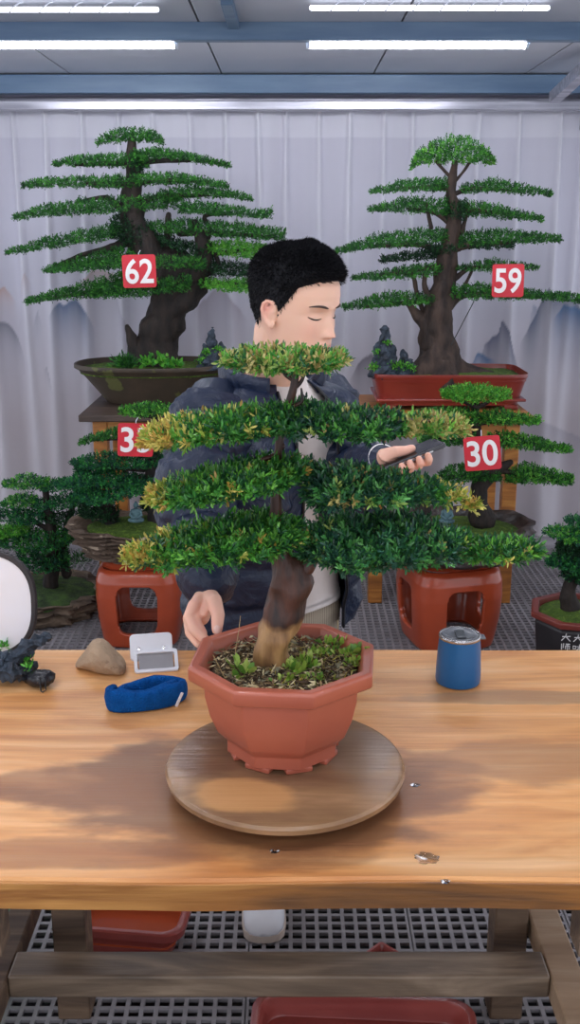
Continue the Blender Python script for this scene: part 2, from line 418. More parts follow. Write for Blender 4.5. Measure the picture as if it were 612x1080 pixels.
# ------------------------------------------------ curtain
def curtain():
    CY = 5.47
    xs = np.linspace(-2.7, 2.7, 900); zs = np.linspace(.02, 2.235, 230)
    Xg, Zg = np.meshgrid(xs, zs)
    pl = []                                                     # pinch pleats
    x = -2.7
    r2 = np.random.default_rng(3)
    while x < 2.7:
        pl.append((x, r2.uniform(.8, 1.2), r2.uniform(-.03, .03))); x += r2.uniform(.13, .2)
    dy = np.zeros_like(Xg); white = np.zeros_like(Xg)
    top = np.clip((Zg - .2) / 2.0, 0, 1)
    for (x, a, dr) in pl:
        xc = x + dr * (1 - top) * 1.6
        wid = .009 + .035 * (1 - top) ** 1.3
        g = np.exp(-((Xg - xc) / wid) ** 2)
        dy -= g * .034 * a * (.45 + .55 * top)
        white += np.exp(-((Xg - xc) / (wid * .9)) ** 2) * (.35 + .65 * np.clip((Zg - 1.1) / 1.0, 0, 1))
    dy += .016 * np.sin(Xg * 13 + 1.3 * np.sin(Zg * 1.3)) + .008 * np.sin(Xg * 31 + Zg)
    dy *= 1
    Yg = CY + dy
    V = np.stack([Xg, Yg, Zg], -1).reshape(-1, 3)
    nx_, nz_ = len(xs), len(zs)
    ii, jj = np.meshgrid(np.arange(nz_ - 1), np.arange(nx_ - 1), indexing='ij')
    a = ii * nx_ + jj
    Fq = np.stack([a, a + 1, a + nx_ + 1, a + nx_], -1).reshape(-1, 4)
    # the printed ink landscape
    base = np.array(lin('#dad8e5')); wh = np.array(lin('#f4f3fb')); low = np.array(lin('#c4bbc0'))
    k_ = np.clip((1.35 - Zg) / .7, 0, 1)[..., None]
    C = base * (1 - k_) + low * k_
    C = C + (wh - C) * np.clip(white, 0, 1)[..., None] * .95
    hem = (Zg > 2.08)[..., None]                                # double cloth at the heading
    C = np.where(hem, C * .55 + wh * .45, C)
    def ridge(pts, fade, col, al, soft=.012):
        nonlocal C
        q = [P(a, b, CY) for a, b in pts]; qx = [v.x for v in q]; qz = [v.z for v in q]
        nz_ = np.array([noise.fractal(Vector((float(x) * 16, qz[0] * 9, 0)), 1, 2, 5) for x in xs]) * .02
        top_ = np.interp(xs, qx, qz) + nz_
        ins = ((xs > qx[0]) & (xs < qx[-1])).astype(float)
        edge = np.minimum(np.clip((xs - qx[0]) / .05, 0, 1), np.clip((qx[-1] - xs) / .05, 0, 1)) * ins
        dz = top_[None] - Zg
        am = np.clip(dz / soft, 0, 1) * np.exp(-np.clip(dz, 0, 9) / fade) * edge[None] * min(1, al * 1.25)
        C = C * (1 - am[..., None]) + np.array(lin(col)) * am[..., None]
    ridge([(548, 360), (565, 330), (578, 300), (583, 318), (600, 306), (612, 322), (640, 340)], .16, '#5d6478', .75)
    ridge([(582, 335), (596, 322), (625, 325)], .10, '#4f739c', .8)
    ridge([(505, 392), (512, 362), (526, 350), (530, 334), (536, 345), (541, 372), (548, 395)], .15, '#59607a', .75)
    ridge([(492, 388), (505, 372), (525, 380)], .07, '#47719e', .8)
    ridge([(556, 352), (562, 320), (570, 330)], .12, '#4f6c94', .7)
    ridge([(368, 400), (378, 380), (392, 372), (404, 385), (412, 400)], .14, '#6b6470', .7)
    ridge([(52, 335), (62, 318), (80, 316), (92, 330), (100, 345)], .13, '#506c93', .75)
    ridge([(-20, 350), (-4, 338), (8, 340), (17, 352), (26, 382)], .08, '#6a6f80', .7)
    ridge([(34, 346), (40, 324), (46, 345)], .10, '#7a8094', .6)
    ridge([(-20, 312), (4, 303), (16, 318)], .06, '#c99a86', .6)
    ridge([(20, 300), (26, 286), (34, 300)], .06, '#c49a8c', .5)
    ridge([(82, 300), (98, 282), (118, 285), (128, 296)], .06, '#c69c8c', .5)
    ridge([(200, 330), (232, 300), (262, 335)], .12, '#a89aa6', .5)
    ridge([(46, 388), (50, 384), (58, 416)], .05, '#5d6274', .7, .005)
    ridge([(120, 300), (124, 318), (140, 360)], .2, '#9c97ab', .5)
    ridge([(440, 330), (452, 300), (470, 330)], .14, '#9d98ad', .5)
    ridge([(505, 470), (560, 440), (640, 470)], .2, '#8f8c9c', .35)
    nz2 = np.array([[noise.noise(Vector((float(x) * 2.2, float(z) * 1.6, 4))) for x in xs[::12]] for z in zs[::6]])
    xi = np.interp(np.arange(len(xs)), np.arange(len(xs))[::12], np.arange(nz2.shape[1])); zi = np.interp(np.arange(len(zs)), np.arange(len(zs))[::6], np.arange(nz2.shape[0]))
    nn = nz2[np.round(zi).astype(int)][:, np.round(xi).astype(int)]
    C = C * (1 + .06 * nn[..., None])
    mc, nt, b = nodes('sheer_printed_curtain')
    at = nt.nodes.new('ShaderNodeAttribute'); at.attribute_name = 'Col'
    nt.links.new(at.outputs['Color'], b.inputs['Base Color']); b.inputs['Roughness'].default_value = .8; b.inputs['Sheen Weight'].default_value = .2
    tr = nt.nodes.new('ShaderNodeBsdfTranslucent'); nt.links.new(at.outputs['Color'], tr.inputs[0])
    mx = nt.nodes.new('ShaderNodeMixShader'); mx.inputs[0].default_value = .2
    nt.links.new(b.outputs[0], mx.inputs[1]); nt.links.new(tr.outputs[0], mx.inputs[2]); nt.links.new(mx.outputs[0], nt.nodes['Material Output'].inputs[0])
    o = thing('curtain', 'pale lavender pleated curtain printed with ink mountains along the back wall', 'curtain', (0, CY, .02))
    np_mesh('cloth', V, Fq, mc, o, C.reshape(-1, 3), smooth=True)
    MB().tube([(-2.75, CY, 2.25), (2.75, CY, 2.25)], .014, 12).build('curtain_rail', mgal, o, smooth=True)
curtain()
# pale kerb stone showing under the curtain's hem
struct(MB().box((-3.2, 5.30, -.06), (3.2, 5.42, .035)).build('baseboard_back', mat('kerb', '#9b979c', '#86838a', .8, 4, bump=.4), bevel=.02))

# ================================================================== workbench
TZ = .77
def wood_mat(name, c1, c2, c3, rough=.42, wet=None, sc=1.0, dark=None):
    m, nt, b = nodes(name); N = nt.nodes; L = nt.links
    tc = N.new('ShaderNodeTexCoord'); mp = N.new('ShaderNodeMapping'); mp.inputs['Scale'].default_value = (.7 * sc, 4.5 * sc, 4.5 * sc)
    L.new(tc.outputs['Object'], mp.inputs['Vector'])
    n1 = N.new('ShaderNodeTexNoise'); n1.inputs['Scale'].default_value = 2.2; n1.inputs['Detail'].default_value = 8; n1.inputs['Distortion'].default_value = 1.6
    L.new(mp.outputs[0], n1.inputs['Vector'])
    r = N.new('ShaderNodeValToRGB'); e = r.color_ramp.elements
    e[0].position = .3; e[0].color = (*lin(c1), 1); e[1].position = .7; e[1].color = (*lin(c3), 1)
    x = e.new(.52); x.color = (*lin(c2), 1)
    L.new(n1.outputs['Fac'], r.inputs['Fac'])
    mp2 = N.new('ShaderNodeMapping'); mp2.inputs['Scale'].default_value = (3 * sc, 60 * sc, 60 * sc); L.new(tc.outputs['Object'], mp2.inputs['Vector'])
    n2 = N.new('ShaderNodeTexNoise'); n2.inputs['Scale'].default_value = 2; n2.inputs['Detail'].default_value = 4; L.new(mp2.outputs[0], n2.inputs['Vector'])
    mxg = N.new('ShaderNodeMix'); mxg.data_type = 'RGBA'; mxg.blend_type = 'MULTIPLY'; mxg.inputs[0].default_value = .2
    r2 = N.new('ShaderNodeValToRGB'); r2.color_ramp.elements[0].position = .3; r2.color_ramp.elements[0].color = (.45, .38, .33, 1); r2.color_ramp.elements[1].position = .6; r2.color_ramp.elements[1].color = (1, 1, 1, 1)
    L.new(n2.outputs['Fac'], r2.inputs['Fac']); L.new(r.outputs['Color'], mxg.inputs[6]); L.new(r2.outputs['Color'], mxg.inputs[7])
    col = mxg.outputs[2]
    b.inputs['Roughness'].default_value = rough
    if wet:                                                     # damp, muddied wood: (centre, radii, colour, strength) in world metres
        for (c, rad, cc, s, seed) in wet:
            sb = N.new('ShaderNodeMapping'); sb.inputs['Location'].default_value = (-c[0] / rad[0], -c[1] / rad[1], 0); sb.inputs['Scale'].default_value = (1 / rad[0], 1 / rad[1], 0)
            L.new(tc.outputs['Object'], sb.inputs['Vector'])
            ln = N.new('ShaderNodeVectorMath'); ln.operation = 'LENGTH'; L.new(sb.outputs[0], ln.inputs[0])
            n3 = N.new('ShaderNodeTexNoise'); n3.inputs['Scale'].default_value = 9; n3.inputs['Detail'].default_value = 5
            ms = N.new('ShaderNodeMapping'); ms.inputs['Location'].default_value = (seed, seed, 0); ms.inputs['Scale'].default_value = (.6, 1.3, 1); L.new(tc.outputs['Object'], ms.inputs['Vector']); L.new(ms.outputs[0], n3.inputs['Vector'])
            ad = N.new('ShaderNodeMath'); ad.operation = 'MULTIPLY_ADD'; ad.inputs[1].default_value = 1.5; L.new(n3.outputs['Fac'], ad.inputs[0]); L.new(ln.outputs['Value'], ad.inputs[2])
            mr = N.new('ShaderNodeMapRange'); mr.interpolation_type = 'SMOOTHSTEP'; mr.inputs[1].default_value = 1.55; mr.inputs[2].default_value = 1.92; mr.inputs[3].default_value = s; mr.inputs[4].default_value = 0
            L.new(ad.outputs[0], mr.inputs[0])
            mm = N.new('ShaderNodeMix'); mm.data_type = 'RGBA'; mm.inputs[7].default_value = (*lin(cc), 1)
            L.new(mr.outputs[0], mm.inputs[0]); L.new(col, mm.inputs[6]); col = mm.outputs[2]
    L.new(col, b.inputs['Base Color'])
    bp = N.new('ShaderNodeBump'); bp.inputs['Strength'].default_value = .25; bp.inputs['Distance'].default_value = .004
    L.new(n2.outputs['Fac'], bp.inputs['Height']); L.new(bp.outputs[0], b.inputs['Normal'])
    return m
bench = thing('workbench', 'long thick wooden workbench with a damp golden plank top', 'table', (0, 1.7, 0))
# object origin of the top is placed on the bench root: wet spots below are given relative to it
def rel(px, py): g = G(px, py, TZ); return (g.x, g.y - 1.7)
wets = [((rel(270, 835)), (.34, .17), '#765039', .85, 3), (rel(400, 830), (.18, .12), '#8a5c40', .6, 8), (rel(110, 830), (.26, .06), '#8b5e3f', .7, 5),
        (rel(560, 800), (.20, .08), '#93694a', .55, 11), (rel(560, 735), (.22, .03), '#8d7258', .6, 14), (rel(60, 900), (.25, .04), '#95603c', .6, 21), (rel(330, 905), (.12, .04), '#8a5a3d', .5, 25)]
topm = wood_mat('golden_bench_wood', '#c6824a', '#e3a466', '#f0bd86', .36, wets)
q = MB(); nxx = 80
ringF = []
for i in range(nxx + 1):
    x = -1.35 + 2.7 * i / nxx
    yf = 1.272 + .006 * noise.noise(Vector((x * 3, 0, 0))); yb = 2.092 + .005 * noise.noise(Vector((x * 3, 5, 0)))
    zb = TZ - .05 + .004 * noise.noise(Vector((x * 5, 9, 0)))
    ringF.append([Vector((x, yf + .004, TZ)), Vector((x, yf, TZ - .004)), Vector((x, yf + .004, zb)), Vector((x, yb, zb)), Vector((x, yb, TZ - .004)), Vector((x, yb - .004, TZ))])
q.loft(ringF); q.build('table_top', topm, bench)
edge = MB(); er = []
for i in range(nxx + 1):
    x = -1.35 + 2.7 * i / nxx; yf = 1.272 + .006 * noise.noise(Vector((x * 3, 0, 0))); zb = TZ - .05 + .004 * noise.noise(Vector((x * 5, 9, 0)))
    er.append([Vector((x, yf + .004, TZ - .005)), Vector((x, yf - .0015, TZ - .008)), Vector((x, yf + .001, zb)), Vector((x, yf + .006, zb))])
edge.loft(er); edge.build('bark_edge', wood_mat('stained_edge_wood', '#5c3f28', '#9a6430', '#c08848', .45, None, 1.3), bench)
legm = wood_mat('weathered_bench_wood', '#4a3a30', '#6b5644', '#87705a', .6, None, 1.6)
legm2 = wood_mat('sawn_plank_wood', '#9c8064', '#b3977a', '#c2a98d', .6, None, 1.2)
for (x0, x1) in ((.43, .50), (-.50, -.43)):
    xf = .16 if x0 > 0 else -.17
    MB().box((x0, 1.88, .0), (x1, 1.95, TZ - .052)).build('leg', legm, bench, bevel=.004)
    MB().box((x0 + xf, 1.32, .0), (x1 + xf, 1.39, TZ - .052)).build('leg', legm, bench, bevel=.004)
MB().box((-.548, 1.71, .20), (.505, 1.785, .25)).build('stretcher', wood_mat('damp_stretcher_wood', '#4c4036', '#7a6856', '#a08c76', .45, None, 1.3), bench, bevel=.005)
MB().box((.507, 1.25, .19), (.572, 2.05, .245)).build('side_rail', legm2, bench, bevel=.004)
MB().box((-.60, 1.25, .19), (-.549, 2.05, .245)).build('side_rail', legm, bench, bevel=.004)
for (x0, x1) in ((.43, .66), (-.67, -.43)):
    MB().box((x0, 1.325, .60), (x1, 1.375, TZ - .053)).build('bearer', legm, bench)
    MB().box((x0, 1.885, .60), (x1, 1.935, TZ - .053)).build('bearer', legm, bench)

# ------------------------------------------------ turntable
PC = Vector((-.011, 1.575, 0))                   # pot axis
DC = G(301, 803, .812)
tt = thing('turntable', 'round damp wooden turntable board under the foreground pot', 'turntable', (DC.x, DC.y, TZ))
discm = wood_mat('muddy_disc_wood', '#7a5a42', '#91704f', '#a98260', .22, [((-.07, -.1), (.09, .05), '#c9955f', .7, 2), ((0.03, .05), (.16, .1), '#7d6049', .7, 6), ((-.12, .04), (.06, .09), '#6b4a36', .7, 9), ((.12, .02), (.06, .09), '#86705c', .7, 19)])
q = MB(); q.lathe([(.186, .025), (.193, .028), (.194, .036), (.191, .041), (.186, .042)], (DC.x, DC.y, TZ), 96); q.build('disc', discm, tt, smooth=True, auto=30)
MB().lathe([(.09, 0), (.09, .012), (.06, .014), (.06, .026)], (DC.x, DC.y, TZ), 40).build('swivel_base', mat('black_swivel', '#222222', '#333333', .5), tt)

# ------------------------------------------------ things on the floor beneath
potred = mat('wet_red_plastic', '#9c4a42', '#8a3c37', .3, 6, coat=.3)
def tray(name, c, hx, hy, h, rot, label, cat, cut=.25, rim=.012, inner=None, th=.01):
    o = thing(name, label, cat, c)
    def poly(k, z, cutk=1):
        out = []
        r = min(hx, hy) * cut
        for cx, cy, a0 in ((hx - r, hy - r, 0), (-hx + r, hy - r, 90), (-hx + r, -hy + r, 180), (hx - r, -hy + r, 270)):
            for s in range(7):
                a = math.radians(a0 + s * 15)
                x, y = cx + r * math.cos(a), cy + r * math.sin(a)
                f = Vector((x, y, 0)); f = f * (1 + k / max(f.length, .01))
                x, y = f.x, f.y
                out.append(Vector(c) + Vector((x * math.cos(rot) - y * math.sin(rot), x * math.sin(rot) + y * math.cos(rot), z)))
        return out
    q = MB(); q.loft([poly(-.035, 0), poly(-.03, .006), poly(-.008, h - .03), poly(0, h - .025), poly(rim, h - .022), poly(rim + .002, h - .004), poly(rim - .003, h), poly(-.004, h), poly(-.01, h - .012), poly(-.012, h - .03), poly(-.016, .03), poly(-.03, .016)]); q.build('body', potred, o, smooth=True, auto=45)
    q = MB(); q.loft([poly(-.0125, h - .055), poly(-.0125, h - .05)]); q.build('water', inner or potred, o)
    return o
water = mat('orange_muddy_water', '#b5512f', '#a0452b', .06, 3)
tray('plant_pot', (-.375, 2.13, .002), .128, .085, .10, -.12, 'wet red rounded rectangular pot on the grating under the bench at the left', 'pot', .45, inner=water)
tray('plant_pot', (.145, 1.70, .002), .215, .125, .105, -.06, 'large dull red pot on the grating at the bottom of the photo', 'pot', .35)
o = tray('pot_saucer', (.205, 1.925, .002), .055, .055, .10, PI / 4, 'small square red pot showing one corner behind the bench stretcher', 'pot', .15, rim=.006)
gb = MB(); c = P(2, 972, 1.95)
q = MB().box((c.x - .09, c.y - .03, c.z - .055), (c.x + .03, c.y + .03, c.z + .03))
gg = thing('plastic_crate', 'bright green plastic crate just showing at the lower left edge', 'crate', (c.x - .04, c.y + .02, 0))
gm_ = mat('green_plastic', '#3fae63', '#35a058', .4, 4)
q = MB(); x1 = c.x - .002; x0 = x1 - .24; zt = c.z + .03
q.box((x0, c.y - .02, .0), (x1, c.y - .012, zt)); q.box((x0, c.y + .1, 0), (x1, c.y + .108, zt)); q.box((x0, c.y - .013, 0), (x0 + .008, c.y + .101, zt)); q.box((x1 - .008, c.y - .013, 0), (x1, c.y + .101, zt))
q.box((x0, c.y - .013, 0), (x1, c.y + .101, .008)); q.build('body', gm_, gg)
MB().box((x0 - .004, c.y - .026, zt - .01), (x1 + .004, c.y - .019, zt + .002)).build('rim', gm_, gg)
# ================================================================== number cards
def text_mesh(body, size, bold=.03, depth=.0008):
    cu = bpy.data.curves.new('txt', 'FONT'); cu.body = body; cu.size = size; cu.align_x = 'CENTER'; cu.align_y = 'CENTER'
    cu.offset = bold * size; cu.extrude = depth; cu.resolution_u = 6
    ob = bpy.data.objects.new('txt', cu); COL.objects.link(ob)
    dg = bpy.context.evaluated_depsgraph_get(); dg.update()
    me = bpy.data.meshes.new_from_object(ob.evaluated_get(dg))
    vs = [v.co.copy() for v in me.vertices]; fs = [tuple(p.vertices) for p in me.polygons]
    bpy.data.objects.remove(ob); bpy.data.curves.remove(cu); bpy.data.meshes.remove(me)
    return vs, fs
def card(px, py, wpx, hpx, Y, tilt, body, label, cat='number card'):
    c = P(px, py, Y); s = scale_at(c); w = wpx / s / 2; h = hpx / s / 2
    n = (EYE - c); n.z *= .6; n.normalize()
    R = Vector((0, 0, 1)).cross(n).normalized(); U = n.cross(R)
    ct, st_ = math.cos(tilt), math.sin(tilt)
    R2 = R * ct + U * st_; U2 = U * ct - R * st_
    Mx = Matrix(((R2.x, U2.x, n.x, c.x), (R2.y, U2.y, n.y, c.y), (R2.z, U2.z, n.z, c.z), (0, 0, 0, 1)))
    o = thing('number_card', label, cat, c, 'red number cards hung on the trees')
    poly = []
    for cx, cy, a0 in ((w - .01, h - .01, 0), (-w + .01, h - .01, 90), (-w + .01, -h + .01, 180), (w - .01, -h + .01, 270)):
        for k in range(4):
            a = math.radians(a0 + k * 30); poly.append((cx + .01 * math.cos(a), cy + .01 * math.sin(a)))
    MB().prism(poly, -.003, 0, Mx).build('card', M['red_card'], o)
    vs, fs = text_mesh(body, 1.0, .018, 0.0005)
    mx = max(v.x for v in vs); mn = min(v.x for v in vs); ty = max(v.y for v in vs); by = min(v.y for v in vs)
    W2 = 2 * w * .84; H2 = 2 * h * .76
    vs = [Mx @ Vector(((v.x - (mx + mn) / 2) * W2 / (mx - mn), (v.y - (ty + by) / 2) * H2 / (ty - by), .0012 + v.z)) for v in vs]
    MB().add(vs, fs).build('digits', M['white_ink'], o)
    top = Mx @ Vector((0, h - .006, -.002))
    MB().tube([top, top + Vector((0, .004, .012)), top + Vector((.004, .03, .022))], .0015, 6).build('hook', hous, o)
    return o

# ================================================================== trees behind
def px_tube(q, spec, Y, n=12, nz=.35, nsc=14, fn=None):
    pts = [P(a[0], a[1], Y + (a[3] if len(a) > 3 else 0)) for a in spec]
    rad = [a[2] / 2 / scale_at(p) for a, p in zip(spec, pts)]
    # densify with catmull-rom so the bark can be rugged
    PP, RR = [], []
    for i in range(len(pts) - 1):
        p0 = pts[max(i - 1, 0)]; p1 = pts[i]; p2 = pts[i + 1]; p3 = pts[min(i + 2, len(pts) - 1)]
        for k in range(5):
            t = k / 5
            PP.append(.5 * ((2 * p1) + (p2 - p0) * t + (2 * p0 - 5 * p1 + 4 * p2 - p3) * t * t + (3 * p1 - p0 - 3 * p2 + p3) * t ** 3)); RR.append(rad[i] * (1 - t) + rad[i + 1] * t)
    PP.append(pts[-1]); RR.append(rad[-1])
    q.tube(PP, RR, n, nz=nz, nsc=nsc, fn=fn)
def branch(o, spec, Y, m, name='branch', n=8, nz=.3):
    q = MB(); px_tube(q, spec, Y, n, nz, 30); return q.build(name, m, o, smooth=True)
GR = [lin(c) for c in ('#2f6a2c', '#3d8030', '#27582a', '#4c9236', '#1f4a28')]
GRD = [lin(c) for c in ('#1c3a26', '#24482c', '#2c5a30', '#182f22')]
GRB = [lin(c) for c in ('#4f9a34', '#62ad3a', '#3d8432', '#76ba48')]
GRT = [lin(c) for c in ('#1d4f38', '#2a6a45', '#2f7a3d', '#3d8c40', '#1a4236')]

def pads(o, specs, Y, m=M['leaf_bg'], L=.0125, W=.0062, dens=1.0, cols=GR, tk=.05):
    L *= .8; W *= .85; dens *= 3.0
    for s in specs:
        st, kw = s[0], (s[1] if len(s) > 1 else {})
        wpx = st[-1][0] - st[0][0]; hm = sum(b - a for _, a, b in st) / len(st)
        n = int(max(600, min(18000, wpx * hm * 1.5 * dens)))
        pad(o, st, Y + kw.get('dy', 0), kw.get('rd', .16), n, L, W, kw.get('cols', cols), m=m, per=6, upw=.6, jag=.55, tk=tk, tip=kw.get('tip'), tipfrac=kw.get('tf', 0))

# ---- tree 62
Y6 = 4.85
b62 = thing('potted_bonsai', 'tall layered bonsai in a mossy brown oval pot at the upper left', 'bonsai', (P(162, 432, Y6).x, Y6, .865))
def oval_pot(o, cx, cy, z0, z1, a0, a1, b0, b1, m, rim=.018, rimh=.022, sup=2.3, foot=True):
    q = MB(); h = z1 - z0; rings = []
    for (k, z) in ((0, z0), (.02, z0 + .004), (.3, z0 + h * .3), (.68, z0 + h * .65), (.93, z1 - rimh - .004), (1.0, z1 - rimh), (1 + rim / a1, z1 - rimh * .8), (1 + rim / a1, z1 - .003), (1 + rim / a1 - .01, z1), (.97, z1), (.95, z1 - .006), (.9, z1 - .03), (.85, z1 - .035)):
        a = a0 + (a1 - a0) * k; b = b0 + (b1 - b0) * k; ring = []
        for j in range(64):
            t = 2 * PI * j / 64; c_, s_ = math.cos(t), math.sin(t)
            ring.append(Vector((cx + a * math.copysign(abs(c_) ** (2 / sup), c_), cy + b * math.copysign(abs(s_) ** (2 / sup), s_), z)))
        rings.append(ring)
    q.loft(rings); return q.build('pot', m, o, smooth=True, auto=50)
def soil(o, cx, cy, z, a, b, m, bulge=.02, nz=.01, name='moss', sup=2.3, n=40):
    q = MB(); rings = []
    for i in range(1, 10):
        k = i / 9; ring = []
        for j in range(n):
            t = 2 * PI * j / n; c_, s_ = math.cos(t), math.sin(t)
            x = cx + a * k * math.copysign(abs(c_) ** (2 / sup), c_); y = cy + b * k * math.copysign(abs(s_) ** (2 / sup), s_)
            zz = z + bulge * (1 - k * k) + (nz * noise.noise(Vector((x * 22, y * 22, 1))) if i < 9 else 0)
            ring.append(Vector((x, y, zz)))
        rings.append(ring)
    q.loft([[p - Vector((0, 0, .02)) for p in rings[-1]]] + rings[::-1]); return q.build(name, m, o, smooth=True)
cx6 = P(162, 400, Y6).x
potm = mat('mossy_brown_pot', '#4a3d30', '#5b5c33', .6, 9, bump=.3, c3='#3c3328')
oval_pot(b62, cx6, Y6, .868, 1.045, .22, .355, .15, .24, potm)
soil(b62, cx6, Y6, 1.02, .335, .225, M['moss'])
q = MB()
px_tube(q, [(166, 392, 58), (165, 378, 50), (168, 358, 42), (172, 340, 42), (183, 322, 44), (192, 305, 46), (186, 290, 50), (168, 280, 44), (152, 262, 34), (143, 240, 28), (139, 215, 22), (141, 190, 17), (140, 170, 14), (139, 148, 8)], Y6, 16, .45, 12)
px_tube(q, [(190, 312, 30), (204, 290, 26), (214, 270, 18), (212, 250, 13), (206, 235, 8)], Y6 - .03, 12, .4, 14)
px_tube(q, [(152, 388, 24), (143, 370, 16), (137, 352, 9), (134, 344, 4)], Y6 - .06, 10, .5, 20)
px_tube(q, [(150, 290, 34), (180, 282, 36), (205, 282, 26)], Y6, 12, .4, 14)
q.build('trunk', M['bark_dark'], b62, smooth=True)
for s in ([(140, 252, 12), (118, 262, 9), (90, 268, 5), (60, 280, 3)], [(142, 224, 10), (122, 216, 7), (110, 208, 5), (80, 214, 3)], [(143, 192, 8), (125, 194, 6), (90, 193, 3)], [(144, 175, 9), (160, 170, 6), (200, 170, 3)],
          [(145, 172, 8), (120, 172, 5), (80, 174, 3)], [(148, 235, 9), (152, 215, 6), (170, 207, 5), (220, 206, 3)], [(150, 210, 5), (147, 222, 4), (150, 236, 5)], [(176, 262, 7), (177, 240, 6), (178, 226, 5)], [(212, 262, 7), (222, 245, 5), (216, 228, 5), (240, 226, 3)],
          [(212, 268, 8), (240, 266, 5), (275, 262, 3)], [(190, 246, 7), (230, 246, 5), (290, 250, 3)], [(165, 300, 14), (140, 302, 8), (100, 308, 5), (50, 315, 3)], [(200, 300, 12), (230, 300, 7), (260, 300, 4)], [(224, 262, 5), (230, 280, 5), (214, 292, 6)],
          [(150, 275, 14), (120, 274, 8), (70, 280, 4)], [(142, 194, 7), (170, 190, 4), (220, 192, 3)]):
    branch(b62, s, Y6, M['bark_dark'])
pads(b62, [
    ([(102, 151, 155), (112, 142, 152), (128, 136, 151), (148, 136, 151), (165, 140, 152), (172, 147, 153)], {'rd': .1}),
    ([(58, 171, 175), (90, 165, 176), (130, 163, 178), (155, 162, 178)], {}), ([(140, 160, 176), (170, 157, 170), (200, 162, 171), (242, 173, 177)], {}),
    ([(24, 194, 198), (60, 188, 198), (100, 187, 199), (145, 186, 200)], {'rd': .2}), ([(140, 184, 197), (190, 183, 195), (240, 194, 199)], {'rd': .2}),
    ([(15, 228, 232), (50, 217, 228), (90, 212, 227), (140, 208, 224), (185, 207, 220)], {'rd': .22}),
    ([(170, 202, 215), (200, 197, 210), (240, 200, 209), (265, 208, 213)], {'rd': .2, 'dy': .05}), ([(190, 213, 225), (230, 216, 227), (270, 223, 230), (286, 221, 232)], {'rd': .16, 'dy': -.05}),
    ([(7, 265, 269), (50, 252, 263), (90, 244, 257), (128, 236, 250)], {'rd': .2}), ([(160, 235, 246), (200, 233, 248), (250, 236, 252), (300, 244, 254)], {'rd': .2}),
    ([(47, 284, 288), (80, 272, 284), (120, 262, 280), (150, 262, 276)], {'rd': .2}), ([(52, 285, 288), (100, 276, 286), (150, 270, 283), (215, 272, 284)], {'rd': .2, 'dy': -.12}),
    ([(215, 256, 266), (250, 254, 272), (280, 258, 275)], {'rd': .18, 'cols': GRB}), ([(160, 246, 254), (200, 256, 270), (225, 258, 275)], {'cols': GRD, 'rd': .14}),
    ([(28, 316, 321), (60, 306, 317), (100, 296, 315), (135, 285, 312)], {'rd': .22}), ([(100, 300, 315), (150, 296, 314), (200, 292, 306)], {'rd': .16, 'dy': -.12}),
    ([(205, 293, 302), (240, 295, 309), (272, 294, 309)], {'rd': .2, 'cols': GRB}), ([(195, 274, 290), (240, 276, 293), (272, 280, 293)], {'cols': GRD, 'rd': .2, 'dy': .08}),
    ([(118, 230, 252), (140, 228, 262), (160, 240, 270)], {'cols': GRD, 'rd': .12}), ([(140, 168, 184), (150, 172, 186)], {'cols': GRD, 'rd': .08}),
], Y6)
card(147, 286, 35, 34, Y6 - .43, .02, '62', 'red card with the white number 62 hung on the upper left bonsai')
def pp(px, py, Y): return np.array(P(px, py, Y))
leaf_clump(b62, pp(132, 384, Y6 - .16), (.05, .03, .035), 500, .03, .004, GR, M['leaf_bg'], 'grass_tuft')
for (x, y, r) in ((155, 383, .03), (166, 380, .035), (177, 384, .03), (186, 385, .025)):
    leaf_clump(b62, pp(x, y, Y6 - .17), (r, .02, r * .7), 40, .028, .016, GRB, M['leaf_bg'], 'weed')

def rock_pile(label, spec, Y, greens, moss_cols=GRB, m=M['rock_dark'], base=None, group=None, figures=None):
    """spec: (px, pytop, pybot, wpx)"""
    b = P(spec[0][0], spec[0][2], Y)
    o = thing('miniature_rockery', label, 'rockery', b, group)
    for i, (x, t, bt, wp) in enumerate(spec):
        A = P(x, bt, Y + .01 * (i % 3 - 1)); B = P(x, t, Y + .01 * (i % 3 - 1)); s = scale_at(A); r = wp / 2 / s; hh = (B - A).length
        q = MB(); rings = []
        for k in range(15):
            z = k / 14; rr = r * (1 - .75 * z ** 1.2) * (1 if k < 14 else .4); ring = []
            for j in range(18):
                a = 2 * PI * j / 18; d = Vector((math.cos(a), math.sin(a), 0))
                p = Vector((A.x, A.y, A.z)) + d * rr + Vector((0, 0, z * hh))
                nn = noise.fractal(Vector((p.x * 38, p.y * 38, p.z * 30 + i * 7)), 1, 2, 4); p += d * r * .45 * nn
                ring.append(p)
            rings.append(ring)
        q.loft(rings); q.build('rock', m, o)
    for (x, y, r, n) in greens:
        leaf_clump(o, pp(x, y, Y - .035), (r, r * .5, r * .6), n, .011, .007, moss_cols, M['leaf_bg'], 'creeping_moss')
    return o
rock_pile('small dark miniature rockery in the brown pot beside the man, upper left', [(225, 345, 388, 18), (216, 362, 388, 14), (234, 360, 388, 14), (222, 374, 389, 30)], Y6 - .1, [(218, 372, .02, 90), (230, 368, .018, 60), (212, 380, .02, 60), (238, 382, .025, 90)])

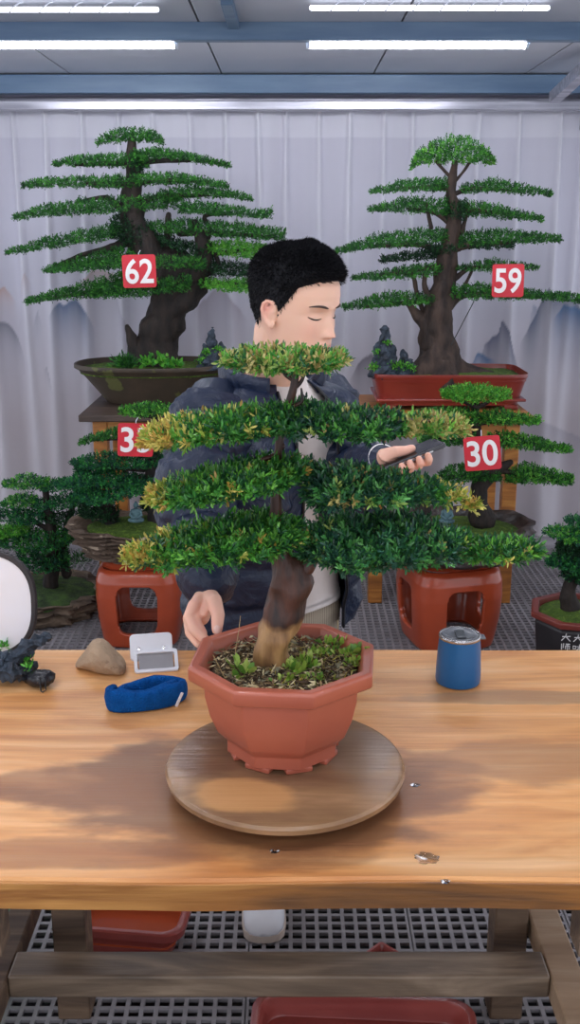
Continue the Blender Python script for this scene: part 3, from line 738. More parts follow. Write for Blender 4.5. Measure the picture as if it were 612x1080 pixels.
# ---- tree 59
Y5 = 4.75
b59 = thing('potted_bonsai', 'tall layered bonsai with a thick flaring trunk in a red rectangular pot, upper right', 'bonsai', (P(470, 430, Y5).x, Y5, .865))
cx5 = P(470, 410, Y5).x
redpot = mat('maroon_glaze', '#8e3428', '#7a2a22', .3, 4, coat=.2)
oval_pot(b59, cx5, Y5, .885, 1.025, .31, .345, .17, .2, redpot, rim=.012, rimh=.018, sup=7)
q = MB(); 
q.box((cx5 - .33, Y5 - .19, .905), (cx5 + .33, Y5 + .19, .917)); q.build('band', redpot, b59, bevel=.004)
for sx in (-1, 1):
    for sy in (-1, 1):
        MB().box((cx5 + sx * .27 - .03, Y5 + sy * .145 - .02, .868), (cx5 + sx * .27 + .03, Y5 + sy * .145 + .02, .888)).build('foot', redpot, b59, bevel=.004)
soil(b59, cx5, Y5, 1.003, .33, .185, M['moss'], sup=7)
q = MB()
def flare(p, q_, i, an):
    k = max(0, 1 - (p.z - 1.03) / .12); d = q_ - p
    return p + d * (1 + .55 * k * k * (1 + .6 * math.sin(an * 5)))
px_tube(q, [(463, 392, 44), (463, 375, 38), (461, 355, 34), (462, 335, 32), (466, 310, 28), (470, 285, 23), (474, 262, 19), (478, 240, 17), (480, 220, 15), (476, 205, 12), (477, 190, 9), (480, 172, 7)], Y5, 20, .3, 16, fn=flare)
px_tube(q, [(455, 365, 20), (450, 345, 16), (441, 333, 12), (433, 323, 8), (428, 314, 5)], Y5 - .02, 12, .3, 18)
px_tube(q, [(452, 350, 8), (450, 335, 8), (453, 318, 7), (448, 300, 6), (450, 285, 5)], Y5 - .03, 10, .3, 18)
q.build('trunk', M['bark_brown'], b59, smooth=True)
for s in ([(447, 330, 5), (440, 310, 5), (436, 292, 4), (425, 288, 3)], [(470, 285, 8), (455, 282, 5), (440, 285, 4), (400, 290, 3)], [(476, 262, 8), (458, 262, 6), (440, 258, 5), (390, 260, 3)], [(480, 240, 8), (460, 225, 5), (430, 220, 3)], [(480, 222, 7), (500, 222, 5), (540, 226, 3)],
          [(455, 240, 5), (452, 225, 4), (450, 215, 3)], [(480, 262, 8), (500, 258, 6), (540, 256, 3)], [(474, 300, 7), (490, 286, 5), (500, 282, 4), (540, 282, 2)], [(472, 325, 10), (488, 312, 7), (520, 311, 5), (570, 314, 3)], [(478, 205, 6), (500, 199, 4), (540, 201, 2)], [(476, 200, 6), (455, 197, 4), (420, 199, 2)],
          [(477, 195, 5), (488, 182, 3), (495, 172, 3)], [(478, 190, 5), (467, 178, 3), (460, 170, 3)], [(487, 245, 5), (492, 228, 4), (494, 215, 3)], [(440, 318, 6), (420, 320, 4), (385, 324, 3)], [(485, 312, 6), (492, 298, 4), (498, 286, 3)]):
    branch(b59, s, Y5, M['bark_brown'])
pads(b59, [
    ([(434, 173, 179), (443, 158, 175), (460, 148, 174), (478, 145, 174), (498, 148, 174), (512, 157, 174), (521, 168, 173)], {'rd': .14, 'cols': GRB + GR}),
    ([(389, 201, 204), (430, 190, 203), (470, 189, 202)], {}), ([(487, 196, 204), (520, 189, 203), (581, 202, 207)], {}),
    ([(390, 219, 223), (430, 210, 224), (472, 211, 228)], {'rd': .18}), ([(487, 212, 228), (520, 217, 230), (571, 229, 233)], {'rd': .18}),
    ([(355, 263, 267), (400, 248, 262), (440, 243, 261), (470, 242, 256)], {'rd': .2}), ([(483, 246, 262), (530, 243, 257), (591, 250, 255)], {'rd': .2}), ([(487, 255, 263), (540, 256, 262)], {'cols': GRD, 'dy': .05}),
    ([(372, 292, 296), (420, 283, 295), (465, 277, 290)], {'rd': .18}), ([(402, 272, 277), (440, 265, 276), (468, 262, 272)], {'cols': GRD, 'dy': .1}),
    ([(482, 281, 286), (520, 274, 287), (567, 281, 284)], {'rd': .17}), ([(362, 322, 327), (410, 308, 325), (460, 310, 321)], {'rd': .2}),
    ([(475, 302, 315), (510, 300, 317), (560, 306, 316), (612, 312, 320)], {'rd': .2, 'dy': -.03}), ([(470, 214, 232), (490, 216, 234)], {'cols': GRD, 'rd': .1}), ([(450, 258, 268), (480, 258, 270)], {'cols': GRD, 'rd': .1}),
], Y5)
card(536, 296, 33, 34, Y5 - .3, .02, '59', 'red card with the white number 59 hung on the upper right bonsai')
A, B = P(476, 364, Y5 - .1), P(500, 318, Y5 - .1)
MB().tube([A, B], .0022, 6).build('guy_wire', mat('black_wire', '#17171a', '#222222', .5), b59)
rock_pile('blue grey miniature rockery with green plants in the red pot, upper right', [(405, 343, 396, 24), (398, 360, 397, 16), (412, 362, 397, 18), (425, 368, 397, 16), (405, 380, 398, 34), (432, 378, 397, 18)], Y5 - .1,
          [(396, 388, .03, 120), (412, 386, .03, 120), (425, 386, .03, 120), (409, 362, .018, 50), (434, 388, .025, 70), (398, 372, .02, 50)])

# ---- tall stands
stw = mat('dark_stand_wood', '#3c2f28', '#55443a', .5, 6, (1, 6, 6)); sto = wood_mat('honey_stand_wood', '#8a5426', '#b47232', '#cf9146', .45, None, 2.0)
def stand(x0, x1, y0, y1, z, label, dark_top=True):
    o = thing('display_stand', label, 'plant stand', ((x0 + x1) / 2, (y0 + y1) / 2, 0))
    MB().box((x0 - .05, y0 - .05, z - .03), (x1 + .05, y1 + .05, z)).build('top', stw if dark_top else sto, o, bevel=.005)
    for a in (x0, x1 - .062):
        for b in (y0, y1 - .062): MB().box((a, b, 0), (a + .062, b + .062, z - .03)).build('leg', sto, o, bevel=.004)
    for b in (y0 + .01, y1 - .04): MB().box((x0 + .0625, b, z - .10), (x1 - .0625, b + .03, z - .031)).build('apron', sto, o, bevel=.003)
    for a in (x0 + .01, x1 - .045): MB().box((a, y0 + .0625, z - .10), (a + .03, y1 - .0625, z - .031)).build('apron', sto, o, bevel=.003)
    for b in (y0 + .015, y1 - .045): MB().box((x0 + .0625, b, .16), (x1 - .0625, b + .03, .20)).build('stretcher', sto, o, bevel=.003)
    for a in (x0 + .015, x1 - .045): MB().box((a, y0 + .0625, .16), (a + .03, y1 - .0625, .20)).build('stretcher', sto, o, bevel=.003)
    return o
stand(-.865, -.30, 4.50, 5.05, .865, 'tall honey wooden stand with dark top under the mossy brown pot')
stand(.355, 1.00, 4.46, 4.98, .865, 'tall honey wooden stand under the red rectangular pot', False)

# ---- ceramic stools
def drum_stool(cx, cy, R, H, rot, label):
    o = thing('ceramic_stool', label, 'stool', (cx, cy, 0), 'red ceramic stools')
    NT, NZ = 288, 84; sup = 4.2; hww = .46 if rot == 0 else .40
    prof = [(.80, 0), (.86, .02), (.90, .12), (.97, .35), (1.0, .6), (.985, .78), (.93, .88), (.84, .92), (.80, .925)]
    def rz(k):
        for (r0, a), (r1, b) in zip(prof, prof[1:]):
            if a <= k <= b: return r0 + (r1 - r0) * (k - a) / (b - a)
        return prof[-1][0]
    vs, ok = [], set()
    for i in range(NZ + 1):
        k = .925 * i / NZ; r = R * rz(k)
        for j in range(NT):
            t = 2 * PI * j / NT; c_, s_ = math.cos(t), math.sin(t)
            x = r * math.copysign(abs(c_) ** (2 / sup), c_); y = r * math.copysign(abs(s_) ** (2 / sup), s_)
            vs.append(Vector((cx + x * math.cos(rot) - y * math.sin(rot), cy + x * math.sin(rot) + y * math.cos(rot), k * H)))
            ok.add((i, j))
    fs = []
    for i in range(NZ):
        k = .925 * (i + .5) / NZ
        for j in range(NT):
            t = 2 * PI * (j + .5) / NT; c_, s_ = math.cos(t), math.sin(t)
            x = math.copysign(abs(c_) ** (2 / sup), c_); y = math.copysign(abs(s_) ** (2 / sup), s_)
            u = y if abs(x) > abs(y) else x
            wv = (k - .46) / (.29 if rot == 0 else .26); hu = u / hww
            hole = (abs(hu) ** 5 + abs(wv) ** 5) < 1
            if not hole: fs.append((i * NT + j, i * NT + (j + 1) % NT, (i + 1) * NT + (j + 1) % NT, (i + 1) * NT + j))
    used = sorted({i for f in fs for i in f}); mp = {a: b for b, a in enumerate(used)}
    q = MB().add([vs[i] for i in used], [tuple(mp[i] for i in f) for f in fs])
    b = q.build('body', M['ceramic_red'], o, smooth=True)
    s = b.modifiers.new('smooth', 'SMOOTH'); s.iterations = 6; s.factor = .5
    s = b.modifiers.new('thick', 'SOLIDIFY'); s.thickness = .022; s.offset = -1
    q = MB(); q.lathe([(R * .74, .9 * H), (R * .84, .92 * H), (R * .86, .94 * H), (R * .80, .965 * H), (R * .78, .985 * H), (R * .74, H)], (cx, cy, 0), 64, rot=0, sup=3.2) if False else None
    def ring(r, z, sp=3.6):
        return [Vector((cx + (r * math.copysign(abs(math.cos(t)) ** (2 / sp), math.cos(t))) * math.cos(rot) - (r * math.copysign(abs(math.sin(t)) ** (2 / sp), math.sin(t))) * math.sin(rot),
                        cy + (r * math.copysign(abs(math.cos(t)) ** (2 / sp), math.cos(t))) * math.sin(rot) + (r * math.copysign(abs(math.sin(t)) ** (2 / sp), math.sin(t))) * math.cos(rot), z)) for t in [2 * PI * j / 64 for j in range(64)]]
    q.loft([ring(R * .70, .90 * H), ring(R * .83, .925 * H), ring(R * .85, .945 * H), ring(R * .80, .96 * H), ring(R * .79, .985 * H), ring(R * .75, H)])
    q.build('top', M['ceramic_red'], o, smooth=True, auto=50)
    return o
sl = P(151, 683, 3.93); drum_stool(P(151, 640, 4.08).x, 4.08, .178, .36, 0.0, 'red ceramic drum stool at the left under the rough slab planter')
drum_stool(P(472, 640, 4.05).x, 4.05, .190, .37, .24, 'red ceramic drum stool at the right under the small bonsai in a black rocky tray')

# ---- rough slab planters
def slab(o, cx, cy, z0, z1, a, b, m, rot=0, seed=1, lay=12, rag=.12, name='slab_pot', inner=.82, over=.62, zr=.25):
    """bowl of stratified rock, oval and ragged"""
    q = MB(); n = 90; rings = []
    for i in range(lay * 3 + 1):
        k = i / (lay * 3); z = z0 + (z1 - z0) * k; ring = []
        for j in range(n):
            t = 2 * PI * j / n; d = Vector((math.cos(t), math.sin(t), 0))
            f = over + (1 - over) * k ** .6
            nn = noise.fractal(Vector((d.x * 3 + seed, d.y * 3, k * 7 + seed)), 1, 2, 4)
            st_ = .045 * math.sin((k * lay + 2 * noise.noise(Vector((d.x * 2, d.y * 2, seed)))) * 2 * PI / 1.6)
            f *= 1 + rag * nn + st_
            x, y = a * f * d.x, b * f * d.y
            ring.append(Vector((cx + x * math.cos(rot) - y * math.sin(rot), cy + x * math.sin(rot) + y * math.cos(rot), z + (zr * (z1 - z0) * noise.noise(Vector((d.x * 2.2, d.y * 2.2, seed * 3))) * k))))
        rings.append(ring)
    last = rings[-1]; cc = Vector((cx, cy, 0))
    for kk, dz in ((.93, 0), (inner, -.02), (inner * .9, -.035)):
        rings.append([Vector((cx + (p.x - cx) * kk, cy + (p.y - cy) * kk, p.z + dz)) for p in last])
    q.loft(rings); return q.build(name, m, o, smooth=True, auto=55)
# ---- tree 33
Y3 = 4.05
slabm = mat('layered_brown_stone', '#5a483a', '#b8a48e', .85, 9, (1, 1, 6), 1, 30, c3='#6e5c4e')
b33 = thing('potted_bonsai', 'low spreading bonsai in a layered brown stone planter on the left red stool', 'bonsai', (P(152, 590, Y3).x, Y3, .36))
c33 = P(154, 560, Y3).x
slab(b33, c33, Y3, .362, .50, .31, .21, slabm, seed=2, rag=.12, over=.66)
soil(b33, c33, Y3, .485, .235, .155, M['moss'], sup=2)
q = MB(); px_tube(q, [(168, 556, 26), (166, 535, 17), (160, 512, 14), (158, 490, 12), (166, 468, 10), (168, 446, 7), (165, 434, 4)], Y3, 12, .4, 18)
px_tube(q, [(162, 510, 10), (140, 506, 8), (110, 512, 6), (80, 515, 3)], Y3, 10, .3, 18); px_tube(q, [(118, 551, 16), (112, 530, 12), (100, 518, 7)], Y3, 10, .4, 18)
q.build('trunk', M['bark_dark'], b33, smooth=True)
for s in ([(160, 495, 7), (130, 494, 5), (90, 490, 3)], [(165, 470, 6), (140, 463, 4), (95, 464, 3)], [(166, 440, 5), (150, 438, 4), (135, 434, 3)]): branch(b33, s, Y3, M['bark_dark'])
pads(b33, [
    ([(127, 431, 437), (150, 424, 441), (190, 427, 438)], {'rd': .11, 'cols': GRB + GR}), ([(84, 465, 469), (105, 455, 466), (128, 451, 461)], {'rd': .09}),
    ([(76, 486, 491), (100, 478, 494), (140, 478, 494), (172, 482, 494)], {'rd': .13, 'cols': GRT}), ([(60, 508, 515), (90, 497, 514), (130, 499, 513), (168, 505, 520)], {'rd': .13, 'cols': GRT, 'dy': -.05}),
    ([(78, 515, 527), (108, 516, 534), (142, 509, 524), (165, 505, 516)], {'rd': .12, 'cols': GRT, 'dy': -.1}), ([(80, 490, 502), (120, 486, 500)], {'rd': .1, 'cols': GRT, 'dy': .05}),
    ([(84, 530, 545), (110, 528, 552), (125, 535, 553)], {'rd': .09, 'cols': GRD}), ([(130, 470, 480), (170, 468, 482)], {'rd': .1, 'cols': GRD}), ([(150, 515, 540), (180, 512, 550)], {'rd': .1, 'cols': GRD, 'dy': .1}),
], Y3, cols=GR)
card(143, 464, 37, 35, Y3 - .28, -.06, '33', 'red card with the white number 33 partly covered by foliage, left side')
def statue(px, pyb, hpx, Y, label):
    b = P(px, pyb, Y); h = hpx / scale_at(b)
    o = thing('seated_figurine', label, 'figurine', b, 'tiny seated figurines')
    m = mat('grey_teal_stone', '#4f6f74', '#3c565c', .6, 40)
    q = MB(); s = h / 1.0
    prof = [(.34, 0), (.36, .04), (.34, .12), (.26, .2), (.2, .3), (.22, .42), (.23, .54), (.17, .62), (.08, .66)]
    q.lathe([(r * s, z * s) for r, z in prof], b, 20, sx=1.05, sy=.75); bd = q.build('body', m, o, smooth=True)
    q = MB()
    for sx in (-1, 1):
        q.tube([b + Vector((sx * .2, -.02, .55)) * s, b + Vector((sx * .27, -.12, .35)) * s, b + Vector((sx * .08, -.26, .24)) * s], [.07 * s, .065 * s, .05 * s], 8)
    q.build('arms', m, o, smooth=True)
    q = MB(); q.tube([b + Vector((-.3, -.1, .1)) * s, b + Vector((0, -.3, .09)) * s, b + Vector((.3, -.1, .1)) * s], .09 * s, 8); q.build('legs', m, o, smooth=True)
    q = MB(); q.blob(b + Vector((0, 0, .80)) * s, (.13 * s, .13 * s, .15 * s)); q.blob(b + Vector((0, 0, .95)) * s, .06 * s); q.build('head', m, o, smooth=True)
statue(144, 550, 22, Y3 - .13, 'tiny grey teal seated figurine in the brown stone planter, left side')

# ---- tree 30
Y2 = 4.0
traym = mat('black_rocky_tray', '#1e1a1a', '#463a36', .45, 14, bump=1, bscale=24, spec=.6)
b30 = thing('potted_bonsai', 'small bonsai with flat pads in a black rocky tray on the right red stool', 'bonsai', (P(480, 590, Y2).x, Y2, .37))
c30 = P(478, 560, Y2).x
slab(b30, c30, Y2, .372, .515, .32, .24, traym, seed=5, rag=.07, zr=.10, over=.74, lay=5, inner=.84)
soil(b30, c30, Y2, .486, .262, .20, M['moss'], sup=2)
q = MB(); px_tube(q, [(509, 548, 26), (505, 530, 21), (505, 514, 19), (515, 503, 16), (528, 494, 12), (538, 488, 8)], Y2, 12, .35, 18)
px_tube(q, [(507, 512, 14), (503, 490, 12), (504, 462, 11), (502, 440, 9), (503, 424, 6)], Y2 + .03, 10, .35, 18)
px_tube(q, [(447, 549, 24), (444, 535, 18), (440, 524, 12)], Y2, 12, .4, 18)
q.build('trunk', M['bark_dark'], b30, smooth=True)
for s in ([(503, 430, 5), (490, 424, 4), (480, 420, 3)], [(503, 430, 5), (515, 424, 4), (522, 420, 3)], [(502, 445, 6), (470, 441, 4), (450, 441, 3)], [(503, 447, 6), (530, 443, 4), (560, 444, 3)], [(504, 468, 6), (540, 466, 5), (590, 473, 3)], [(528, 496, 7), (560, 503, 5), (595, 508, 3)], [(506, 505, 7), (485, 502, 4), (465, 508, 3)], [(503, 465, 5), (470, 463, 4), (450, 464, 2)]): branch(b30, s, Y2, M['bark_dark'])
pads(b30, [
    ([(467, 413, 419), (485, 407, 424), (515, 407, 424), (538, 413, 420)], {'rd': .1, 'cols': GRB}), ([(445, 434, 441), (475, 432, 447), (503, 434, 446)], {'rd': .12, 'cols': GRB + GR}), ([(508, 436, 447), (535, 433, 448), (569, 441, 447)], {'rd': .12, 'cols': GRB + GR}),
    ([(443, 460, 467), (470, 458, 470), (500, 459, 470)], {'rd': .11}), ([(515, 460, 472), (535, 456, 473), (570, 463, 475), (601, 472, 477)], {'rd': .12, 'cols': GRB + GR}),
    ([(457, 506, 511), (478, 492, 510), (500, 491, 507), (527, 498, 507)], {'rd': .12}), ([(535, 498, 509), (560, 490, 510), (603, 502, 511)], {'rd': .12, 'cols': GRB + GR}),
], Y2, dens=1.2, tk=.16)
card(509, 478, 38, 36, Y2 - .25, .12, '30', 'red card with the white number 30 hung on the small right bonsai')
statue(471, 551, 22, Y2 - .12, 'tiny grey teal seated figurine in the black rocky tray, right side')

# ---- low tree on the floor, left
YL = 4.35
bL = thing('potted_bonsai', 'low bushy bonsai in a craggy stone tray on the floor at the left edge', 'bonsai', (P(40, 640, YL).x, YL, .0))
cL = P(38, 625, YL).x
slab(bL, cL, YL, .0, .11, .30, .27, mat('craggy_tray', '#3c3028', '#7c6a58', .85, 8, (1, 1, 3), 1, 30), seed=9, rag=.14, over=.8, lay=4, inner=.9)
soil(bL, cL, YL, .092, .275, .245, mat('dark_moss', '#22351a', '#3f5a22', .95, 25, bump=1, bscale=120), sup=2, bulge=.03)
q = MB(); px_tube(q, [(54, 616, 16), (56, 590, 13), (54, 560, 11), (50, 535, 9), (48, 515, 6)], YL, 12, .4, 18); px_tube(q, [(70, 605, 12), (66, 580, 9), (72, 550, 7), (80, 525, 5), (85, 512, 3)], YL + .05, 10, .4, 18)
px_tube(q, [(54, 560, 7), (36, 550, 5), (18, 540, 3)], YL, 8, .3, 18)
q.build('trunk', M['bark_dark'], bL, smooth=True)
pads(bL, [
    ([(4, 508, 513), (22, 500, 517), (52, 504, 518)], {'rd': .11, 'cols': GRB + GRT}), ([(44, 508, 518), (75, 505, 518), (105, 505, 514)], {'rd': .12, 'cols': GRT}), ([(2, 527, 535), (20, 520, 536), (38, 523, 534)], {'rd': .1, 'cols': GRB + GRT}),
    ([(36, 526, 538), (72, 522, 537), (105, 514, 528)], {'rd': .12, 'cols': GRT}), ([(-6, 537, 547), (25, 535, 556), (48, 540, 552)], {'rd': .12, 'cols': GRT}), ([(50, 540, 552), (85, 538, 556), (100, 540, 550)], {'rd': .1, 'cols': GRD}),
    ([(-8, 560, 575), (30, 556, 584), (60, 555, 584), (82, 558, 572)], {'rd': .14, 'cols': GR + GRT}), ([(20, 578, 596), (42, 580, 606), (72, 580, 602)], {'rd': .12, 'cols': GRT + GRD}), ([(0, 555, 570), (30, 545, 565)], {'rd': .1, 'cols': GRB}),
], YL)
leaf_clump(bL, pp(83, 590, YL - .05), (.05, .04, .03), 300, .02, .003, GRD + GR, M['leaf_bg'], 'grass_tuft')
# ---- right edge tree
YR = 3.62
bR = thing('potted_bonsai', 'small dense bonsai in a dark octagonal pot with a red rim at the right edge', 'bonsai', (P(612, 650, YR).x, YR, 0))
cR = P(613, 640, YR).x
dk = mat('black_glaze', '#1d1a1c', '#2a2527', .35, 8); rimr = mat('red_rim', '#7e3428', '#6c2a22', .4, 8)
o8 = [(1.0) for _ in range(8)]
def oct_loft(q, c, prof, rot=PI / 8, sx=1, sy=1, n=8):
    q.loft([[Vector((c[0] + r * sx * math.cos(2 * PI * j / n + rot), c[1] + r * sy * math.sin(2 * PI * j / n + rot), z)) for j in range(n)] for r, z in prof]); return q
oct_loft(MB(), (cR, YR), [(.13, 0), (.14, .02), (.155, .04), (.175, .25), (.165, .265)], 0.15).build('pot', dk, bR, bevel=.004)
oct_loft(MB(), (cR, YR), [(.165, .262), (.19, .268), (.192, .286), (.188, .29), (.165, .29), (.16, .265), (.1, .262)], 0.15).build('rim', rimr, bR, bevel=.003)
soil(bR, cR, YR, .272, .15, .15, M['moss'], sup=2)
q = MB(); px_tube(q, [(601, 642, 20), (600, 622, 15), (608, 600, 11), (612, 575, 8), (618, 555, 5)], YR, 12, .4, 22); q.build('trunk', M['bark_dark'], bR, smooth=True)
pads(bR, [([(597, 548, 553), (615, 545, 559), (650, 548, 557)], {'rd': .09, 'cols': GRT}), ([(575, 560, 563), (598, 557, 573), (640, 560, 576)], {'rd': .12, 'cols': GRB + GRT}), ([(578, 590, 597), (598, 578, 604), (650, 575, 606)], {'rd': .12, 'cols': GRT}),
          ([(594, 594, 612), (612, 592, 621), (650, 592, 616)], {'rd': .09, 'cols': GRT + GRD}), ([(590, 570, 585), (640, 570, 590)], {'rd': .1, 'cols': GRD})], YR)
# brushed characters on two of its faces
ink = mat('white_brush_ink', '#d8d4d2', '#c8c4c2', .6, 5)
a0 = .15; idx = None
best = min(range(8), key=lambda j: (math.sin(2 * PI * (j + .5) / 8 + a0)))
th = 2 * PI * (best + .5) / 8 + a0; nrm = Vector((math.cos(th), math.sin(th), 0)); tg = Vector((-nrm.y, nrm.x, 0))
q = MB(); apo = math.cos(PI / 8)
strokes = {'a': [((-.4, .1), (.45, .2)), ((0, .5), (-.05, .15), (-.45, -.4)), ((0, .1), (.2, -.15), (.45, -.4))],
           'b': [((-.4, .4), (-.38, -.3)), ((-.2, .45), (-.22, -.1)), ((0, .4), (.45, .42)), ((.02, .2), (.02, -.2)), ((.02, .2), (.42, .2), (.4, -.2)), ((.22, .4), (.22, -.5))],
           'c': [((-.45, .25), (-.45, -.1), (-.2, -.1), (-.2, .25), (-.45, .25)), ((.2, .5), (.2, -.5)), ((-.1, .2), (.5, .2)), ((.2, .1), (-.1, -.3)), ((.2, .1), (.5, -.25))]}
for (u, v, ch) in ((-.05, .234, 'a'), (-.008, .234, 'a'), (-.05, .196, 'b'), (-.008, .196, 'c')):
    for stq in strokes[ch]:
        pts = []
        for (a, b) in stq:
            z = v + b * .032; r = (.155 + (.175 - .155) * (z - .04) / .21) * apo + .0022
            pts.append(Vector((cR, YR, z)) + nrm * r + tg * (u + a * .034))
        q.tube(pts, .0019, 5, ends=False)
q.build('painted_characters', ink, bR)
# ================================================================== foreground bonsai
PZ = .812                                                  # level of the turntable board
fg = thing('potted_bonsai', 'foreground yew bonsai in an octagonal terracotta pot on the turntable', 'bonsai', (PC.x, PC.y, PZ))
terra = mat('terracotta_plastic', '#b5624a', '#a3533e', .38, 6, ramp=(.3, .7), coat=.15)
ROT = -math.radians(90 - 22.5) - math.radians(5.5)
def octring(r, z): return [Vector((PC.x + r * math.cos(ROT + j * PI / 4), PC.y + r * math.sin(ROT + j * PI / 4), z + PZ)) for j in range(8)]
q = MB(); q.loft([octring(r, z) for r, z in ((.078, .007), (.096, .007), (.096, .028), (.0985, .031), (.112, .046), (.124, .075), (.132, .11), (.133, .135), (.136, .138), (.155, .140), (.158, .144), (.158, .163), (.154, .167), (.140, .167), (.136, .163), (.131, .13), (.12, .11))])
q.build('pot', terra, fg, bevel=.0035, seg=3)
for j in range(8):
    a = ROT + j * PI / 4; c = Vector((PC.x + .086 * math.cos(a), PC.y + .086 * math.sin(a), PZ))
    Mx = Matrix.Translation(c) @ Matrix.Rotation(a, 4, 'Z')
    MB().box((-.014, -.022, .0), (.0045, .022, .009), Mx).build('foot', terra, fg, bevel=.002)
dirt = mat('potting_mix', '#3a2c22', '#8a7656', .95, 70, bump=1.2, bscale=120, c3='#5c4a34')
q = MB(); rings = []
for i in range(14, 0, -1):
    k = i / 14; ring = []
    for j in range(48):
        a = 2 * PI * j / 48; r0 = .1305 * math.cos(PI / 8) / math.cos(((a - ROT) % (PI / 4)) - PI / 8) * k
        x, y = r0 * math.cos(a), r0 * math.sin(a)
        z = .142 + .012 * (1 - k) + (.008 * noise.noise(Vector((x * 40, y * 40, 0))) + .004 * noise.noise(Vector((x * 120, y * 120, 0))) if i < 14 else -.004)
        ring.append(Vector((PC.x + x, PC.y + y, PZ + z)))
    rings.append(ring)
q.loft(rings); q.build('soil', dirt, fg, smooth=True)
SZ = PZ + .148
def inpot(n, rmax=.115):
    a = rng.uniform(0, 2 * PI, n); r = rmax * np.sqrt(rng.uniform(size=n))
    return np.stack([PC.x + r * np.cos(a), PC.y + r * np.sin(a), np.full(n, SZ)], 1)
# bark chips and straw litter: uncountable
b = inpot(1900); b[:, 2] += rng.uniform(0, .008, len(b)); d = unit(rng.normal(size=b.shape) * np.array([1, 1, .25]))
V, Fq, C = leaves(b, d, rng.uniform(.005, .02, len(b)), rng.uniform(.001, .0055, len(b)), np.array([lin(c) for c in ('#b8a074', '#d0c096', '#7d6444', '#4c3b2c', '#8f8a70', '#5a4632')])[rng.integers(0, 6, len(b))])
o = np_mesh('bark_litter', V, Fq, mat_attr('litter', .9), fg, C); o['kind'] = 'stuff'
WEED = [lin(c) for c in ('#7fa63c', '#97b54a', '#5f8a34', '#a9bd5a')]
for (x, y, r, n, L) in ((322, 700, .022, 30, .018), (312, 709, .018, 26, .018), (306, 704, .012, 12, .016), (330, 703, .014, 16, .014), (335, 690, .02, 30, .012), (343, 688, .014, 18, .011), (258, 709, .02, 20, .02), (249, 704, .012, 10, .016), (366, 690, .025, 40, .012), (372, 700, .02, 26, .011), (352, 680, .03, 50, .012), (300, 716, .02, 20, .01), (335, 715, .02, 16, .01), (378, 690, .012, 14, .02)):
    g = G(x, y, SZ + .006); leaf_clump(fg, np.array(g), (r * .7, r * .6, .006), n, L, L * .5, WEED, M['leaf'], 'weed')
b = inpot(500, .118); sel = (b[:, 0] > PC.x - .02); b = b[sel]; d = unit(rng.normal(size=b.shape) * np.array([1, 1, .5]) + np.array([0, 0, .6]))
V, Fq, C = leaves(b, d, rng.uniform(.006, .022, len(b)), rng.uniform(.001, .003, len(b)), np.array([lin(c) for c in ('#b3a23c', '#8fa03c', '#c4b45a')])[rng.integers(0, 3, len(b))]); o = np_mesh('dry_grass', V, Fq, M['leaf'], fg, C); o['kind'] = 'stuff'
for s in ([(247, 702), (249, 690), (252, 680), (254, 670)], [(239, 718), (232, 712), (225, 705)], [(356, 688), (357, 680), (356, 668)]):
    q = MB(); q.tube([G(a, b_, SZ) + Vector((0, 0, i * .012)) for i, (a, b_) in enumerate(s)], .0006, 5); q.build('dry_stalk', mat('straw', '#b59a6a', '#a58a5a', .8), fg)

YF = PC.y + .005
barkm, nt, bb = nodes('wet_yew_bark'); N = nt.nodes; L_ = nt.links
tc = N.new('ShaderNodeTexCoord'); mp = N.new('ShaderNodeMapping'); mp.inputs['Scale'].default_value = (1, 1, .22); L_.new(tc.outputs['Object'], mp.inputs[0])
n1 = N.new('ShaderNodeTexNoise'); n1.inputs['Scale'].default_value = 55; n1.inputs['Detail'].default_value = 8; L_.new(mp.outputs[0], n1.inputs[0])
r1 = N.new('ShaderNodeValToRGB'); e = r1.color_ramp.elements; e[0].position = .35; e[0].color = (*lin('#241611'), 1); e[1].position = .7; e[1].color = (*lin('#5c3423'), 1); L_.new(n1.outputs[0], r1.inputs[0])
r2 = N.new('ShaderNodeValToRGB'); e = r2.color_ramp.elements; e[0].position = .3; e[0].color = (*lin('#6e4a2c'), 1); e[1].position = .65; e[1].color = (*lin('#b58a58'), 1); L_.new(n1.outputs[0], r2.inputs[0])
# bare heartwood where bark has peeled, on the lower front of the trunk
sx = N.new('ShaderNodeSeparateXYZ'); L_.new(tc.outputs['Object'], sx.inputs[0])
n3 = N.new('ShaderNodeTexNoise'); n3.inputs['Scale'].default_value = 22; L_.new(tc.outputs['Object'], n3.inputs[0])
mz = N.new('ShaderNodeMath'); mz.operation = 'MULTIPLY_ADD'; mz.inputs[1].default_value = .06; L_.new(n3.outputs[0], mz.inputs[0]); L_.new(sx.outputs[2], mz.inputs[2])
mk = N.new('ShaderNodeMapRange'); mk.inputs[1].default_value = .262; mk.inputs[2].default_value = .252; L_.new(mz.outputs[0], mk.inputs[0])
mk2 = N.new('ShaderNodeMapRange'); mk2.inputs[1].default_value = .178; mk2.inputs[2].default_value = .198; L_.new(mz.outputs[0], mk2.inputs[0])
mm = N.new('ShaderNodeMath'); mm.operation = 'MULTIPLY'; L_.new(mk.outputs[0], mm.inputs[0]); L_.new(mk2.outputs[0], mm.inputs[1])
mx = N.new('ShaderNodeMix'); mx.data_type = 'RGBA'; L_.new(mm.outputs[0], mx.inputs[0]); L_.new(r1.outputs[0], mx.inputs[6]); L_.new(r2.outputs[0], mx.inputs[7]); L_.new(mx.outputs[2], bb.inputs['Base Color'])
bb.inputs['Roughness'].default_value = .5
bp = N.new('ShaderNodeBump'); bp.inputs['Strength'].default_value = .9; bp.inputs['Distance'].default_value = .006; L_.new(n1.outputs[0], bp.inputs['Height']); L_.new(bp.outputs[0], bb.inputs['Normal'])
q = MB()
